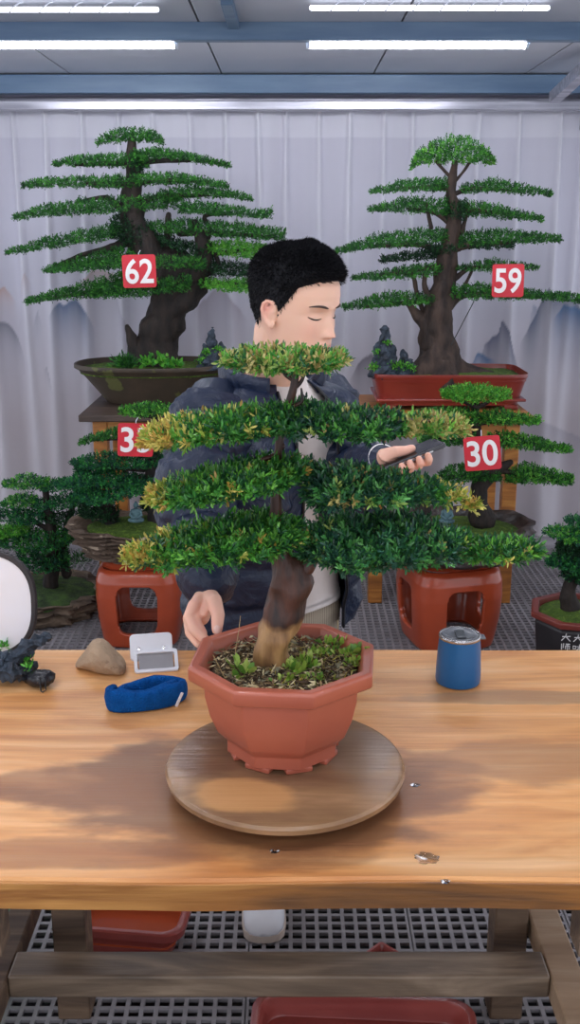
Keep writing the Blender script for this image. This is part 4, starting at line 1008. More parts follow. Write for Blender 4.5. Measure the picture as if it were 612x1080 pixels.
px_tube(q, [(291, 722, 42), (290, 706, 39), (288, 690, 37), (290, 672, 38), (295, 655, 39), (301, 636, 41), (307, 618, 42), (305, 600, 36), (298, 585, 27), (294, 565, 20), (292, 540, 15), (291, 515, 11), (292, 490, 9), (296, 460, 9), (302, 435, 9), (309, 412, 8), (312, 392, 7), (310, 380, 4)], YF, 24, .28, 34)
px_tube(q, [(306, 612, 30), (318, 603, 20), (326, 594, 15), (334, 584, 13), (342, 577, 13), (352, 570, 10), (372, 566, 7)], YF, 16, .25, 40)
q.build('trunk', barkm, fg, smooth=True)
for s in ([(296, 560, 13), (282, 566, 10), (255, 570, 8), (215, 575, 6), (170, 582, 4)], [(292, 500, 9), (270, 505, 8), (230, 510, 6), (190, 518, 4)], [(296, 495, 8), (320, 500, 8), (345, 510, 7), (400, 515, 6), (450, 520, 4)],
          [(302, 445, 8), (270, 448, 7), (220, 455, 5), (175, 462, 3)], [(304, 440, 8), (340, 440, 7), (400, 440, 5), (460, 446, 3)], [(311, 395, 6), (290, 388, 5), (260, 386, 3)], [(312, 392, 6), (330, 385, 4), (350, 382, 3)],
          [(360, 568, 8), (400, 565, 7), (460, 570, 5), (530, 580, 3)], [(298, 470, 7), (290, 480, 6), (276, 485, 5)], [(311, 402, 5), (302, 396, 4), (296, 388, 3)], [(308, 412, 5), (318, 402, 4), (322, 390, 3)], [(304, 430, 5), (318, 424, 4), (318, 410, 2)]):
    branch(fg, s, YF, barkm, n=10, nz=.2)
NG = [lin(c) for c in ('#2a5c30', '#356f36', '#1f4a30', '#43833a', '#1c4034', '#54933c')]
NGD = [lin(c) for c in ('#244a34', '#2e6040', '#387044', '#468844', '#2a5444', '#5a9a4e')]
NGB = [lin(c) for c in ('#3f7f34', '#559a3a', '#2f6a34', '#6fae44', '#2a5c38')]
YEL = [lin(c) for c in ('#c4b35a', '#aab04e', '#d0c46a', '#9aac48', '#c09a4a')]
YEG = [lin(c) for c in ('#8aa850', '#9fb05c', '#b3a862', '#6c9a48', '#bcae6c', '#a89458')]
def fpad(st, dy, rd, n, cols=NG, tip=YEL, tf=.0, te=(0, 0), L=.0125, W=.0037, up=.55, per=10):
    return pad(fg, st, YF + dy, rd, n, L, W, cols, tip=tip, tipfrac=tf, tipends=te, per=per, m=M['leaf'], hexa=True, upw=up, slen=.022, jag=1.0)
fpad([(238, 379, 385), (255, 374, 388), (285, 371, 391), (320, 371, 392), (345, 373, 389), (360, 378, 384)], 0, .085, 6500, NGB, YEG, .55, L=.011)
fpad([(155, 459, 470), (175, 449, 470), (215, 439, 465), (255, 434, 461), (305, 433, 455)], -.01, .10, 9500, NGB, YEL, .10, (.35, 0))
fpad([(285, 431, 456), (330, 431, 458), (375, 435, 460), (420, 441, 459)], 0, .11, 9000, NG, YEG, .04)
fpad([(405, 441, 458), (440, 443, 458), (470, 443, 459), (489, 450, 456)], .02, .06, 2600, NGB, YEG, .65, (0, .5))
fpad([(162, 521, 532), (185, 510, 532), (215, 500, 528), (255, 492, 521), (290, 485, 517), (318, 488, 506)], -.02, .10, 9500, NGB, YEL, .03, (.16, 0))
fpad([(326, 494, 533), (340, 490, 543), (362, 489, 536), (400, 498, 532), (440, 507, 530), (462, 513, 528)], .0, .10, 9000, NGD, YEG, .05)
fpad([(440, 504, 532), (465, 512, 531), (484, 519, 528)], .01, .04, 900, NGB, YEL, .3, (0, .5))
fpad([(490, 524, 532), (497, 525, 538), (503, 530, 537)], .01, .02, 220, YEL, YEL, 1, L=.010)
fpad([(134, 583, 592), (150, 576, 592), (180, 567, 591), (215, 557, 589), (255, 549, 586), (290, 545, 583), (317, 555, 575)], -.03, .11, 11500, NGB, YEL, .03, (.26, 0))
fpad([(322, 562, 590), (345, 549, 599), (370, 546, 599), (410, 546, 595), (450, 552, 590), (485, 564, 590)], -.01, .13, 14000, NGD, YEG, .02)
fpad([(470, 562, 589), (505, 571, 590), (535, 574, 589), (564, 576, 586)], .0, .06, 3000, NGB, YEL, .04)
q = MB(); px_tube(q, [(478, 524, 4), (488, 528, 3.5), (497, 531, 3)], YF + .01, 8, .2, 30); q.build('twig', barkm, fg, smooth=True)

# ================================================================== things on the bench
# tumbler
g = G(483, 719, TZ); tb = thing('tumbler', 'blue steel tumbler with a clear lid standing on the bench', 'tumbler', (g.x, g.y, TZ))
blue = mat('blue_powder_coat', '#0a6098', '#08588e', .38, 5, coat=.2); steel = mat('brushed_steel', '#c9c7c6', '#aeacab', .22, 30, metal=.9)
MB().lathe([(.038, 0), (.0435, .003), (.0448, .010), (.0445, .03), (.0425, .07), (.0405, .094), (.0405, .096)], (g.x, g.y, TZ), 64).build('cup', blue, tb, smooth=True, auto=50)
q = MB(); q.lathe([(.040, .0955), (.0412, .096), (.0415, .100), (.0405, .103), (.038, .103), (.0365, .100), (.036, .097)], (g.x, g.y, TZ), 64); q.build('rim', steel, tb, smooth=True)
lid, nt, b_ = nodes('smoky_clear_lid'); b_.inputs['Base Color'].default_value = (*lin('#8d9096'), 1); b_.inputs['Roughness'].default_value = .08; b_.inputs['Transmission Weight'].default_value = .4; b_.inputs['Alpha'].default_value = 1
q = MB(); q.lathe([(.0355, .0985), (.0358, .102), (.033, .104), (.031, .1015), (.02, .101)], (g.x, g.y, TZ), 48); ld = q.build('lid', lid, tb, smooth=True)
MB().box((g.x - .010, g.y - .022, TZ + .1012), (g.x + .010, g.y + .016, TZ + .1055), None).build('slider', mat('dark_slider', '#3a3d42', '#4a4d52', .2), tb, bevel=.002)
MB().box((g.x + .036, g.y - .010, TZ + .094), (g.x + .050, g.y + .010, TZ + .099)).build('lid_tab', lid, tb, bevel=.002)

# stone
g = G(106, 706, TZ); st = MB(); rings = []
pr = [(-.052, .000, .005), (-.050, .012, .018), (-.036, .024, .030), (-.018, .054, .040), (.004, .056, .044), (.026, .042, .040), (.044, .026, .030), (.052, .016, .016), (.054, .010, .004)]
n = 28
for (x, h, wd) in pr:
    ring = []
    for j in range(n):
        a = 2 * PI * j / n; cy_, cz_ = math.cos(a), math.sin(a)
        y = wd * math.copysign(abs(cy_) ** .8, cy_); z = .0 + h * .55 + h * .6 * cz_ if h > 0 else .004 * cz_ + .004
        p = Vector((x, y, max(z, .0) + .001)); nn = noise.fractal(p * 45, 1, 2, 4) * .004
        ring.append(Vector((g.x + x + nn, g.y + y + nn - x * .35, TZ + max(.0005, p.z + nn * (1 if p.z > .004 else 0)))))
    rings.append(ring)
st.loft(rings); o = st.build('stone', mat('tan_stone', '#b0967a', '#8f765f', .85, 25, bump=.7, c3='#a38a70'), smooth=True, sub=1); tag(o, 'wedge shaped tan stone lying on the bench at the left', 'stone')

# white foldable bracket
g = G(163, 706, TZ); wb = thing('folding_stand', 'small white folding lamp stand with a grey pad on the bench', 'stand', (g.x, g.y, TZ))
wp = mat('white_plastic', '#e6e6ea', '#dcdce2', .35, 4)
def rrect(hx, hy, r, n=6):
    out = []
    for cx, cy, a0 in ((hx - r, hy - r, 0), (-hx + r, hy - r, 90), (-hx + r, -hy + r, 180), (hx - r, -hy + r, 270)):
        for k in range(n + 1):
            a = math.radians(a0 + 90 * k / n); out.append((cx + r * math.cos(a), cy + r * math.sin(a)))
    return out
Mz = Matrix.Translation(Vector((g.x, g.y, TZ))) @ Matrix.Rotation(.17, 4, 'Z')
tilt = Mz @ Matrix.Translation(Vector((-.004, .022, .012))) @ Matrix.Rotation(math.radians(62), 4, 'X') @ Matrix.Translation(Vector((0, .027, 0)))
MB().prism(rrect(.044, .028, .009), -.006, .006, tilt).build('plate', wp, wb, bevel=.002)
for sx_ in (-.026, .026):
    q = MB(); q.lathe([(.004, .006), (.004, .008), (.003, .0085)], n=12, M=tilt @ Matrix.Translation(Vector((sx_, -.004, 0)))); q.build('rivet', steel, wb)
fr = Mz @ Matrix.Translation(Vector((.004, -.014, .003))) @ Matrix.Rotation(math.radians(38), 4, 'X') @ Matrix.Translation(Vector((0, .022, 0)))
def frame_loop(o_, i_, z0, z1, Mx):
    q = MB(); n = len(o_)
    q.v = [Mx @ Vector((p[0], p[1], z)) for z in (z0, z1) for p in o_] + [Mx @ Vector((p[0], p[1], z)) for z in (z0, z1) for p in i_]
    for j in range(n):
        k = (j + 1) % n
        q.f += [(j, k, n + k, n + j), (2 * n + j, 3 * n + j, 3 * n + k, 2 * n + k), (n + j, n + k, 3 * n + k, 3 * n + j), (j, 2 * n + j, 2 * n + k, k)]
    return q
frame_loop(rrect(.045, .026, .007), rrect(.038, .0185, .004), -.004, .004, fr).build('frame', wp, wb, bevel=.001)
MB().prism(rrect(.035, .017, .003), -.003, .000, fr).build('pad', mat('grey_pad', '#8d8a8c', '#a09d9f', .5), wb)

# rolled blue cloth
g = G(158, 742, TZ); cl = MB()
ang = .34
ctr = Vector((g.x, g.y, TZ)); ax = Vector((math.cos(ang), math.sin(ang), 0)); ay = Vector((-math.sin(ang), math.cos(ang), 0))
# flattened coil of a broad band, standing on its long edge
path = []
for k in range(40):
    t = k / 39; a = 2 * PI * t * 1.62 + 2.6; s_ = 1 - .42 * t
    path.append((math.cos(a) * .078 * s_ + .004 * math.sin(3 * a), math.sin(a) * .032 * s_))
def band(path, z0, z1, th):
    rings = []
    for k, (u, v) in enumerate(path):
        a = path[max(k - 1, 0)]; b = path[min(k + 1, len(path) - 1)]; d = Vector((b[0] - a[0], b[1] - a[1], 0)).normalized(); nn = Vector((-d.y, d.x, 0))
        ring = []
        for j in range(16):
            t = 2 * PI * j / 16; p = Vector((u, v, 0)) + nn * th * math.copysign(abs(math.cos(t)) ** .7, math.cos(t)); z = (z0 + z1) / 2 + (z1 - z0) / 2 * math.copysign(abs(math.sin(t)) ** .5, math.sin(t))
            z += .0035 * math.sin(u * 60 + v * 20) if z > .01 else 0
            wpos = ctr + ax * p.x + ay * p.y + Vector((0, 0, z)) ; wpos += (wpos - ctr) * .03 * noise.noise(wpos * 60)
            ring.append(wpos)
        rings.append(ring)
    return rings
cl.loft(band(path, .001, .042, .0085)); clo = thing('rolled_cloth', 'rolled blue terry cloth band lying on the bench in front of the white stand', 'cloth', ctr)
blueclo = mat('blue_terry', '#0560b4', '#04529c', .95, 60, bump=1, bscale=300, spec=.2)
cl.build('coil', blueclo, clo, smooth=True)
q = MB(); c0 = ctr + ax * .040 - ay * .036 + Vector((0, 0, .002)); q.box((-.003, -.0065, .004), (.003, -.0045, .034), Matrix.Translation(c0) @ Matrix.Rotation(ang, 4, 'Z') @ Matrix.Rotation(.45, 4, 'Y')); q.build('white_stitching', wp, clo, bevel=.001)

# dark driftwood rockery, left
dr = thing('miniature_rockery', 'jagged slate coloured rockery with green sprigs at the left edge of the bench', 'rockery', G(12, 702, TZ))
YR_ = (1.93, 1.94, 1.90, 1.95)
q = MB()
for i, (pts, r) in enumerate([([(-6, 716), (10, 700), (26, 684), (40, 676), (50, 673)], .016), ([(-4, 690), (10, 694), (24, 702), (36, 712)], .015), ([(-5, 704), (14, 708), (28, 716)], .018), ([(4, 700), (18, 690), (32, 688)], .014)]):
    pp_ = [P(a, b, YR_[i] + .03 * k / len(pts)) for k, (a, b) in enumerate(pts)]; pp_ = [Vector((p.x, p.y, max(p.z, TZ + r * 1.25))) for p in pp_]; PPp = []
    for a, b in zip(pp_, pp_[1:]):
        for k in range(5): PPp.append(a.lerp(b, k / 5))
    PPp.append(pp_[-1])
    def rough(p, q_, i_, an): return p + (q_ - p) * (1 + 1.0 * noise.fractal(q_ * 70, 1, 2, 4))
    q.tube(PPp, [r * (1 - .35 * k / len(PPp)) for k in range(len(PPp))], 14, fn=rough)
q.build('rock', M['rock_dark'], dr)
for (x, y, r, n) in ((4, 681, .012, 60), (29, 698, .009, 40), (30, 705, .006, 16)):
    leaf_clump(dr, np.array(G(x, y, TZ + .035)), (r, r, r * .7), n, .012, .004, [lin('#4fa83c'), lin('#6cc04a')], M['leaf'], 'plastic_sprig')
# black pouch with drawstring
g = G(43, 724, TZ); po = thing('camera_pouch', 'small shiny black pouch with a cord loop on the bench at the left', 'pouch', (g.x, g.y, TZ))
q = MB(); q.blob((g.x, g.y, TZ + .018), (.030, .022, .0175), nz=.15, nsc=2); q.build('body', mat('black_vinyl', '#15151a', '#222228', .25, 20, bump=.3), po, smooth=True)
MB().tube([(g.x + .004, g.y - .018, TZ + .028), (g.x + .006, g.y - .026, TZ + .016), (g.x + .007, g.y - .028, TZ + .003), (g.x + .011, g.y - .032, TZ + .0025), (g.x + .016, g.y - .026, TZ + .004), (g.x + .015, g.y - .02, TZ + .022)], .0014, 6).build('cord', mat('black_cord', '#101012', '#1c1c20', .6), po, smooth=True)

# white board with black rim at the left edge
YB = 2.05; c = P(-28, 640, YB); rb = thing('photo_reflector', 'white rounded board with a thick black rim standing at the left edge', 'reflector', (c.x, YB, TZ))
s_ = scale_at(c); hw_, hh_ = 67 / s_, .118
Mr = Matrix.Translation(Vector((c.x, YB, TZ + hh_ + .002))) @ Matrix.Rotation(math.radians(82), 4, 'X')
def sup(a, b, e=2.6, n=64): return [(a * math.copysign(abs(math.cos(2 * PI * j / n)) ** (2 / e), math.cos(2 * PI * j / n)), b * math.copysign(abs(math.sin(2 * PI * j / n)) ** (2 / e), math.sin(2 * PI * j / n))) for j in range(n)]
MB().prism(sup(hw_ - .009, hh_ - .009), -.004, .004, Mr).build('white_sheet', mat('white_reflector_cloth', '#eceaf0', '#dfdde6', .6, 4, c3='#e8e4e4'), rb)
frame_loop(sup(hw_, hh_), sup(hw_ - .0105, hh_ - .0105), -.008, .008, Mr).build('rim', mat('black_rubber', '#221d1e', '#2e2829', .5), rb, bevel=.002)
MB().box((c.x - .05, YB + .02, TZ + .001), (c.x - .02, YB + .045, TZ + .12)).build('prop', mat('black_rubber2', '#221d1e', '#2e2829', .5), rb, bevel=.003)
# splashes and bits of leaf on the bench
for (x, y, r) in ((450, 905, .014), (438, 828, .006), (470, 930, .005), (290, 898, .005)):
    g = G(x, y, TZ); q = MB(); n = 26
    ring = []
    for j in range(n):
        a = 2 * PI * j / n; rr = r * (1 + .5 * noise.noise(Vector((math.cos(a) * 2, math.sin(a) * 2, x)))); ring.append((math.cos(a) * rr * 1.3, math.sin(a) * rr))
    Mx = Matrix.Translation(Vector((g.x, g.y, TZ + .0003)))
    q.loft([[Mx @ Vector((p[0], p[1], 0)) for p in ring], [Mx @ Vector((p[0] * .9, p[1] * .9, .0009)) for p in ring], [Mx @ Vector((p[0] * .5, p[1] * .5, .0013)) for p in ring]])
    wm_, nt, b_ = nodes('water_drop'); b_.inputs['Transmission Weight'].default_value = 1; b_.inputs['Roughness'].default_value = .02; b_.inputs['IOR'].default_value = 1.33
    if r > .004: tag(q.build('water_splash', wm_, smooth=True), 'small splash of water on the damp bench top near pixel row of the front edge' if False else {450: 'small splash of water near the front edge of the bench', 438: 'water drops on the bench right of the turntable', 470: 'tiny water drop at the front edge of the bench', 290: 'tiny water drop in front of the turntable'}[x], 'water drop', 'water drops on the bench')
# ================================================================== the man
def V3(*a): return Vector(a)
yaw = math.radians(52); pit = math.radians(9)
HC = P(312, 325, 2.10)
fx = Vector((math.sin(yaw), -math.cos(yaw), 0)); lf = Vector((math.cos(yaw), math.sin(yaw), 0)); upv = Vector((0, 0, 1))
hx = (fx * math.cos(pit) - upv * math.sin(pit)).normalized(); hz = lf.cross(hx) * -1 if False else hx.cross(lf)
if hz.z < 0: hz = -hz
HS = .95
def HL(x, y, z): return HC + (hx * x + lf * y + hz * z) * HS        # head space -> world; x face, y his left, z crown
prof = [  # z, front, back, half width
    (-.128, .055, .000, .012), (-.124, .070, -.005, .026), (-.112, .082, -.02, .038), (-.095, .086, -.04, .047), (-.075, .087, -.055, .054), (-.055, .088, -.068, .060), (-.035, .087, -.080, .065), (-.015, .087, -.090, .069),
    (.0, .086, -.097, .071), (.02, .091, -.102, .073), (.04, .092, -.105, .0745), (.06, .088, -.104, .074), (.08, .077, -.098, .070), (.10, .056, -.080, .058), (.112, .032, -.056, .042), (.119, .012, -.032, .024), (.122, .002, -.018, .010)]
pz = np.array([p[0] for p in prof]); pf = np.array([p[1] for p in prof]); pb = np.array([p[2] for p in prof]); pw = np.array([p[3] for p in prof])
def head_base(th, z):
    f, b, w_ = np.interp(z, pz, pf), np.interp(z, pz, pb), np.interp(z, pz, pw)
    m_, h_ = (f + b) / 2, (f - b) / 2
    c, s = math.cos(th), math.sin(th)
    n = 2.25
    x = m_ + h_ * math.copysign(abs(c) ** (2 / n), c); y = w_ * math.copysign(abs(s) ** (2 / n), s)
    return x, y
def gs(a, s): return math.exp(-(a / s) ** 2)
def face_disp(x, y, z):
    d = 0
    if x < .03: return 0
    ay = abs(y)
    t = max(0, min(1, (.012 - z) / .052))                      # nose ridge: bridge to tip
    if z > -.046 and z < .02: d += (.004 + .019 * t ** 1.2) * gs(y, .0065 + .006 * t) * (1 if z > -.038 else max(0, 1 - (-.038 - z) / .008))
    d += .006 * gs(ay - .012, .006) * gs(z + .036, .008)       # alae
    d -= .0075 * gs(ay - .032, .014) * gs(z - .002, .012)      # sockets
    d += .0045 * gs(ay - .032, .012) * gs(z + .002, .007)      # lids over the eyeball
    d += .0035 * gs(ay - .026, .02) * gs(z - .022, .008)       # brow
    d += .003 * gs(ay - .042, .016) * gs(z + .028, .018)       # cheek
    d += .0065 * gs(y, .018) * gs(z + .0605, .005) + .007 * gs(y, .016) * gs(z + .071, .005) - .003 * gs(y, .02) * gs(z + .0655, .0018)
    d += .004 * gs(y, .02) * gs(z + .063, .018)
    d -= .003 * gs(y, .02) * gs(z + .083, .006)
    d += .006 * gs(y, .018) * gs(z + .104, .012)
    return d
q = MB(); rings = []
zz = np.concatenate([np.linspace(-.128, -.1, 10), np.linspace(-.098, .035, 90), np.linspace(.04, .122, 26)])
NR = 144
for z in zz:
    ring = []
    for j in range(NR):
        th = 2 * PI * j / NR; th = th - .55 * math.sin(th) * .8   # more points on the face
        x, y = head_base(th, z); ring.append(HL(x + face_disp(x, y, z), y, z))
    rings.append(ring)
q.loft(rings)
# ears
for s in (-1, 1):
    e0 = Vector((.0, s * .071, -.010))
    def E(a, b, o_): return HL(e0.x + a * .85, e0.y + s * o_, e0.z + b * .82)
    hel = [(.008, .010), (.006, .022), (-.002, .031), (-.013, .033), (-.021, .026), (-.023, .012), (-.019, -.003), (-.012, -.016), (-.004, -.026), (.004, -.028), (.008, -.02)]
    q.tube([E(a, b, .006 + .010 * max(0, -a / .023)) for a, b in hel], [.0035, .0038, .004, .0042, .0042, .004, .0038, .004, .0055, .0055, .004], 10)
    q.tube([E(.002, .012, .003), E(-.006, .02, .006), E(-.013, .016, .008), E(-.014, .004, .007), E(-.008, -.008, .004), E(.003, -.016, .004)], [.003, .0035, .0035, .0035, .0035, .004], 8)
    q.blob(E(-.006, .002, -.001), (.014, .011, .020), M=Matrix(((hx.x, lf.x, hz.x), (hx.y, lf.y, hz.y), (hx.z, lf.z, hz.z))))
# neck, trunk
ns = HL(-.03, 0, -.055); nb = V3(-.035, 2.225, 1.335)
q.tube([ns, ns.lerp(nb, .35), ns.lerp(nb, .7), nb, V3(-.04, 2.245, 1.28)], [.055, .054, .056, .064, .075], 28)
BY = math.radians(40); bf = Vector((math.sin(BY), -math.cos(BY), 0)); bl = Vector((math.cos(BY), math.sin(BY), 0))
def torso_ring(c, a, b, n=36, e=2.4): 
    out = []
    for j in range(n):
        t = 2 * PI * j / n; c_, s_ = math.cos(t), math.sin(t)
        out.append(Vector(c) + bl * a * math.copysign(abs(c_) ** (2 / e), c_) + bf * b * math.copysign(abs(s_) ** (2 / e), s_))
    return out
q.loft([torso_ring((-.04, 2.33, .74), .13, .085), torso_ring((-.04, 2.33, .80), .155, .10), torso_ring((-.04, 2.32, .88), .158, .10), torso_ring((-.04, 2.30, 1.0), .145, .095), torso_ring((-.04, 2.27, 1.15), .155, .10), torso_ring((-.04, 2.255, 1.25), .16, .10), torso_ring((-.04, 2.25, 1.30), .14, .085), torso_ring((-.04, 2.245, 1.33), .09, .065)])
# arms
SR = V3(-.04, 2.25, 1.285) - bl * .155; ER = P(206, 528, 1.98); WR = P(222, 619, 1.80)
SL = V3(-.04, 2.25, 1.285) + bl * .16; EL = P(362, 520, 2.26); WL = P(404, 485, 2.06)
for (a, b, c) in ((SR, ER, WR), (SL, EL, WL)):
    q.tube([a, a.lerp(b, .5), b, b.lerp(c, .4), c], [.05, .044, .038, .034, .024], 16)
def chain(pts, r0, r1): 
    n = len(pts); q.tube(pts, [r0 + (r1 - r0) * i / (n - 1) for i in range(n)], 14)
# right hand on the pot's rim
kn = [P(205, 638, 1.752), P(206, 638, 1.772), P(208, 639, 1.790), P(210, 641, 1.806)]
def palm(Wp, kns, th=.013, thumb=None):
    for k in kns: q.tube([Wp, Wp.lerp(k, .5), k], [.019, .0145, .0105], 14)
    for a, b in zip(kns, kns[1:]): q.tube([Wp.lerp((a + b) / 2, .15), Wp.lerp((a + b) / 2, .6), (a + b) / 2], [.018, .0135, .010], 14)
palm(WR, kn)
chain([kn[0], P(199, 651, 1.738), P(205, 664, 1.722), P(216, 674, 1.712)], .0118, .0088)
q.blob(P(213, 648, 1.772), (.016, .02, .02))
chain([P(206, 646, 1.752), P(207, 656, 1.738), P(214, 668, 1.724)], .011, .0085)
chain([kn[1], P(198, 653, 1.760), P(200, 668, 1.746), P(209, 679, 1.730)], .0100, .0078)
chain([kn[2], P(200, 654, 1.780), P(202, 668, 1.768), P(210, 678, 1.755)], .0092, .0072)
chain([kn[3], P(203, 654, 1.797), P(205, 666, 1.788), P(212, 674, 1.775)], .0082, .0062)
q.tube([WR, WR.lerp(P(217, 640, 1.75), .6), P(215, 646, 1.752)], [.022, .017, .010], 14)
q.tube([WR.lerp(kn[0], .25), P(226, 634, 1.752), P(230, 649, 1.735), P(229, 664, 1.718)], [.016, .0145, .0125, .0098], 16)
# left hand holding the phone
PA, PB = P(386, 502, 2.005), P(478, 466, 2.055)
pd = (PB - PA).normalized(); pn = (Vector((0, .06, .99)) - pd * pd.dot(Vector((0, .06, .99)))).normalized(); pw_ = pd.cross(pn)
if pw_.y < 0: pw_ = -pw_
PCn = (PA + PB) / 2 + pw_ * .034
def PH(a, b, c): return PCn + pd * a + pw_ * b + pn * c
kl = [PH(-.012, -.020, -.020), PH(-.012, .003, -.022), PH(-.016, .022, -.020), PH(-.02, .04, -.017)]
WLh = WL
palm(WLh, kl)
# thumb lies along the far... near upper face; fingers come round under the phone and over its near edge
q.tube([WLh.lerp(kl[0], .3) + V3(0, 0, .012), PH(-.045, -.018, .022), PH(-.02, -.014, .019), PH(.004, -.012, .0125), PH(.018, -.010, .0115)], [.016, .0150, .0125, .0100, .0085], 16)
for i, a in enumerate((-.042, -.022, -.002, .018)):
    pass
fing = [((.0, -.020), .030, 1.0), ((-.014, .003), .010, 1.05), ((-.03, .02), -.010, 1.0), ((-.045, .03), -.028, .85)]
for (k, (b0, tipa, L)) in zip(kl, fing):
    chain([k, PH((tipa + b0[0]) / 2 + .006, -.022, -.019), PH(tipa + .004, -.040, -.019), PH(tipa + .004, -.0475, -.012), PH(tipa + .004, -.0465, -.004)], .0092, .0072)
# legs under the trousers
hips = V3(-.04, 2.33, .78)
FR = V3(-.068, 2.30, .06); FL = V3(.03, 2.62, .06)
for (h, f, kx) in ((hips - bl * .08, FR, -.07), (hips + bl * .08, FL, .02)):
    kn_ = (h + f) / 2 + V3(0, -.03, 0)
    q.tube([h, h.lerp(kn_, .5), kn_, kn_.lerp(f, .4), f], [.075, .065, .05, .047, .036], 16)
    q.tube([f + V3(0, .03, -.02), f + V3(0, -.08, -.03)], [.03, .025], 12)
# one continuous skin: voxel remesh of everything joined
tmp = q.build('skin_tmp', None, org=(0, 0, 0))
r = tmp.modifiers.new('r', 'REMESH'); r.mode = 'VOXEL'; r.voxel_size = .0021; r.use_smooth_shade = True
s = tmp.modifiers.new('s', 'SMOOTH'); s.factor = .5; s.iterations = 3
dg = bpy.context.evaluated_depsgraph_get(); dg.update(); ev = tmp.evaluated_get(dg); me = bpy.data.meshes.new_from_object(ev)
nv = len(me.vertices); co = np.empty(nv * 3, np.float32); me.vertices.foreach_get('co', co); co = co.reshape(-1, 3).astype(float)
bpy.data.objects.remove(tmp)
man = thing('person', 'person in a navy puffer jacket looking down at a phone, one hand on the pot', 'person', (-.04, 2.35, 0))
me.name = 'body'; me.transform(Matrix.Translation(-Vector((-.04, 2.35, 0))))
body = bpy.data.objects.new('body', me); COL.objects.link(body); body.parent = man
for p in me.polygons: p.use_smooth = True
sk = np.array(lin('#e6b9a0')); C = np.tile(sk, (nv, 1))
def blot(p, rad, col, al):
    global C
    d = np.linalg.norm(co - np.array(p), axis=1); a = (np.exp(-(d / rad) ** 2) * al)[:, None]; C = C * (1 - a) + np.array(lin(col)) * a
for s in (-1, 1):
    for (a, b) in ((-.012, .02), (-.03, .01), (-.028, -.005), (-.016, -.03)): blot(HL(a, s * .078, b - .012), .014, '#d98078', .55)
    blot(HL(.08, s * .045, -.03), .022, '#e0a08c', .4)
blot(HL(.112, 0, -.036), .012, '#dfa08e', .4)
for y in np.linspace(-.02, .02, 7):
    blot(HL(.099 - abs(y) * .2, y, -.0605), .005, '#b9605c', .6); blot(HL(.097 - abs(y) * .2, y, -.071), .006, '#c06a64', .6)
for p in kn + kl: blot(p, .016, '#e09a88', .5)
blot(P(216, 650, 1.72), .05, '#e8a898', .45); blot(PH(0, -.03, 0), .06, '#e6a08e', .5)
at = me.color_attributes.new('Col', 'FLOAT_COLOR', 'POINT'); at.data.foreach_set('color', np.concatenate([np.clip(C, 0, 1), np.ones((nv, 1))], 1).astype(np.float32).ravel())
me.materials.clear(); me.materials.append(mat_attr('skin', .5, sss=.15, spec=.35))
# nails
nailm = mat('fingernail', '#f0cfc4', '#ecc8bc', .25)
t1 = P(229, 664, 1.7105)
MB().blob(t1, (.0062, .003, .0085), n=12, m=8).build('thumbnail', nailm, man, smooth=True)

# brows and lashes
black = mat('black_hair', '#0e0e12', '#17171c', .7, 40, spec=.25)
for s in (-1, 1):
    pts = []
    for k in range(9):
        t = k / 8; y = s * (.014 + .036 * t); z = .0185 + .006 * math.sin(t * 2.4) - .003 * t; lo_, hi_ = 0, 0
        f, b, w_ = np.interp(z, pz, pf), np.interp(z, pz, pb), np.interp(z, pz, pw)
        u = min(1, abs(y) / w_); x = (f + b) / 2 + (f - b) / 2 * (1 - u ** 2.25) ** (1 / 2.25)
        pts.append(HL(x + face_disp(x, y, z) + .0005, y, z))
    MB().tube(pts, [.0012, .002, .0024, .0025, .0024, .0022, .0019, .0014, .0008], 8).build('eyebrow', mat('brow_hair', '#3a2c2a', '#4a3a36', .8), man, smooth=True)
    pts = []
    for k in range(9):
        t = k / 8; y = s * (.020 + .026 * t); z = -.0035 - .0035 * math.sin(t * PI) + .0015 * t
        f, b, w_ = np.interp(z, pz, pf), np.interp(z, pz, pb), np.interp(z, pz, pw)
        u = min(1, abs(y) / w_); x = (f + b) / 2 + (f - b) / 2 * (1 - u ** 2.25) ** (1 / 2.25)
        pts.append(HL(x + face_disp(x, y, z) + .0004, y, z))
    MB().tube(pts, [.0006, .001, .0013, .0014, .0014, .0014, .0014, .0012, .0008], 6).build('eyelashes', black, man, smooth=True)

# hair
def hairline(th):
    a = abs((th + PI) % (2 * PI) - PI); a = math.degrees(a)
    return float(np.interp(a, [0, 25, 45, 58, 66, 74, 84, 92, 100, 107, 118, 180], [.070, .068, .060, .052, .034, .012, -.012, .004, .014, -.004, -.04, -.070]))
def hair_thick(th, z):
    a = abs((th + PI) % (2 * PI) - PI); a = math.degrees(a)
    side = np.interp(z, [-.07, -.02, .03, .07, .10, .13], [.001, .002, .004, .008, .010, .010]); fr = max(0, math.cos(math.radians(a))) * .009 * (z > .05)
    return float(side + fr)
q = MB(); rings = []; NH = 120; zk = np.linspace(0, 1, 34)
zt = [i for i in zk]
for t in zk:
    ring = []
    for j in range(NH):
        th = 2 * PI * j / NH; z0 = hairline(th); z = z0 + (.1215 - z0) * t ** .8
        x, y = head_base(th, z); hd = Vector((x, y, max(z - .02, 0) * .9)); hd.normalize()
        k = hair_thick(th, z) * min(1, .15 + t * 5) - .0004 + .0015 * noise.noise(Vector((x * 90, y * 90, z * 90)))
        if t == 0: k = -.002
        ring.append(HL(x + hd.x * k, y + hd.y * k, z + hd.z * k))
    rings.append(ring)
q.loft(rings)
hair = q.build('hair', black, man, smooth=True)
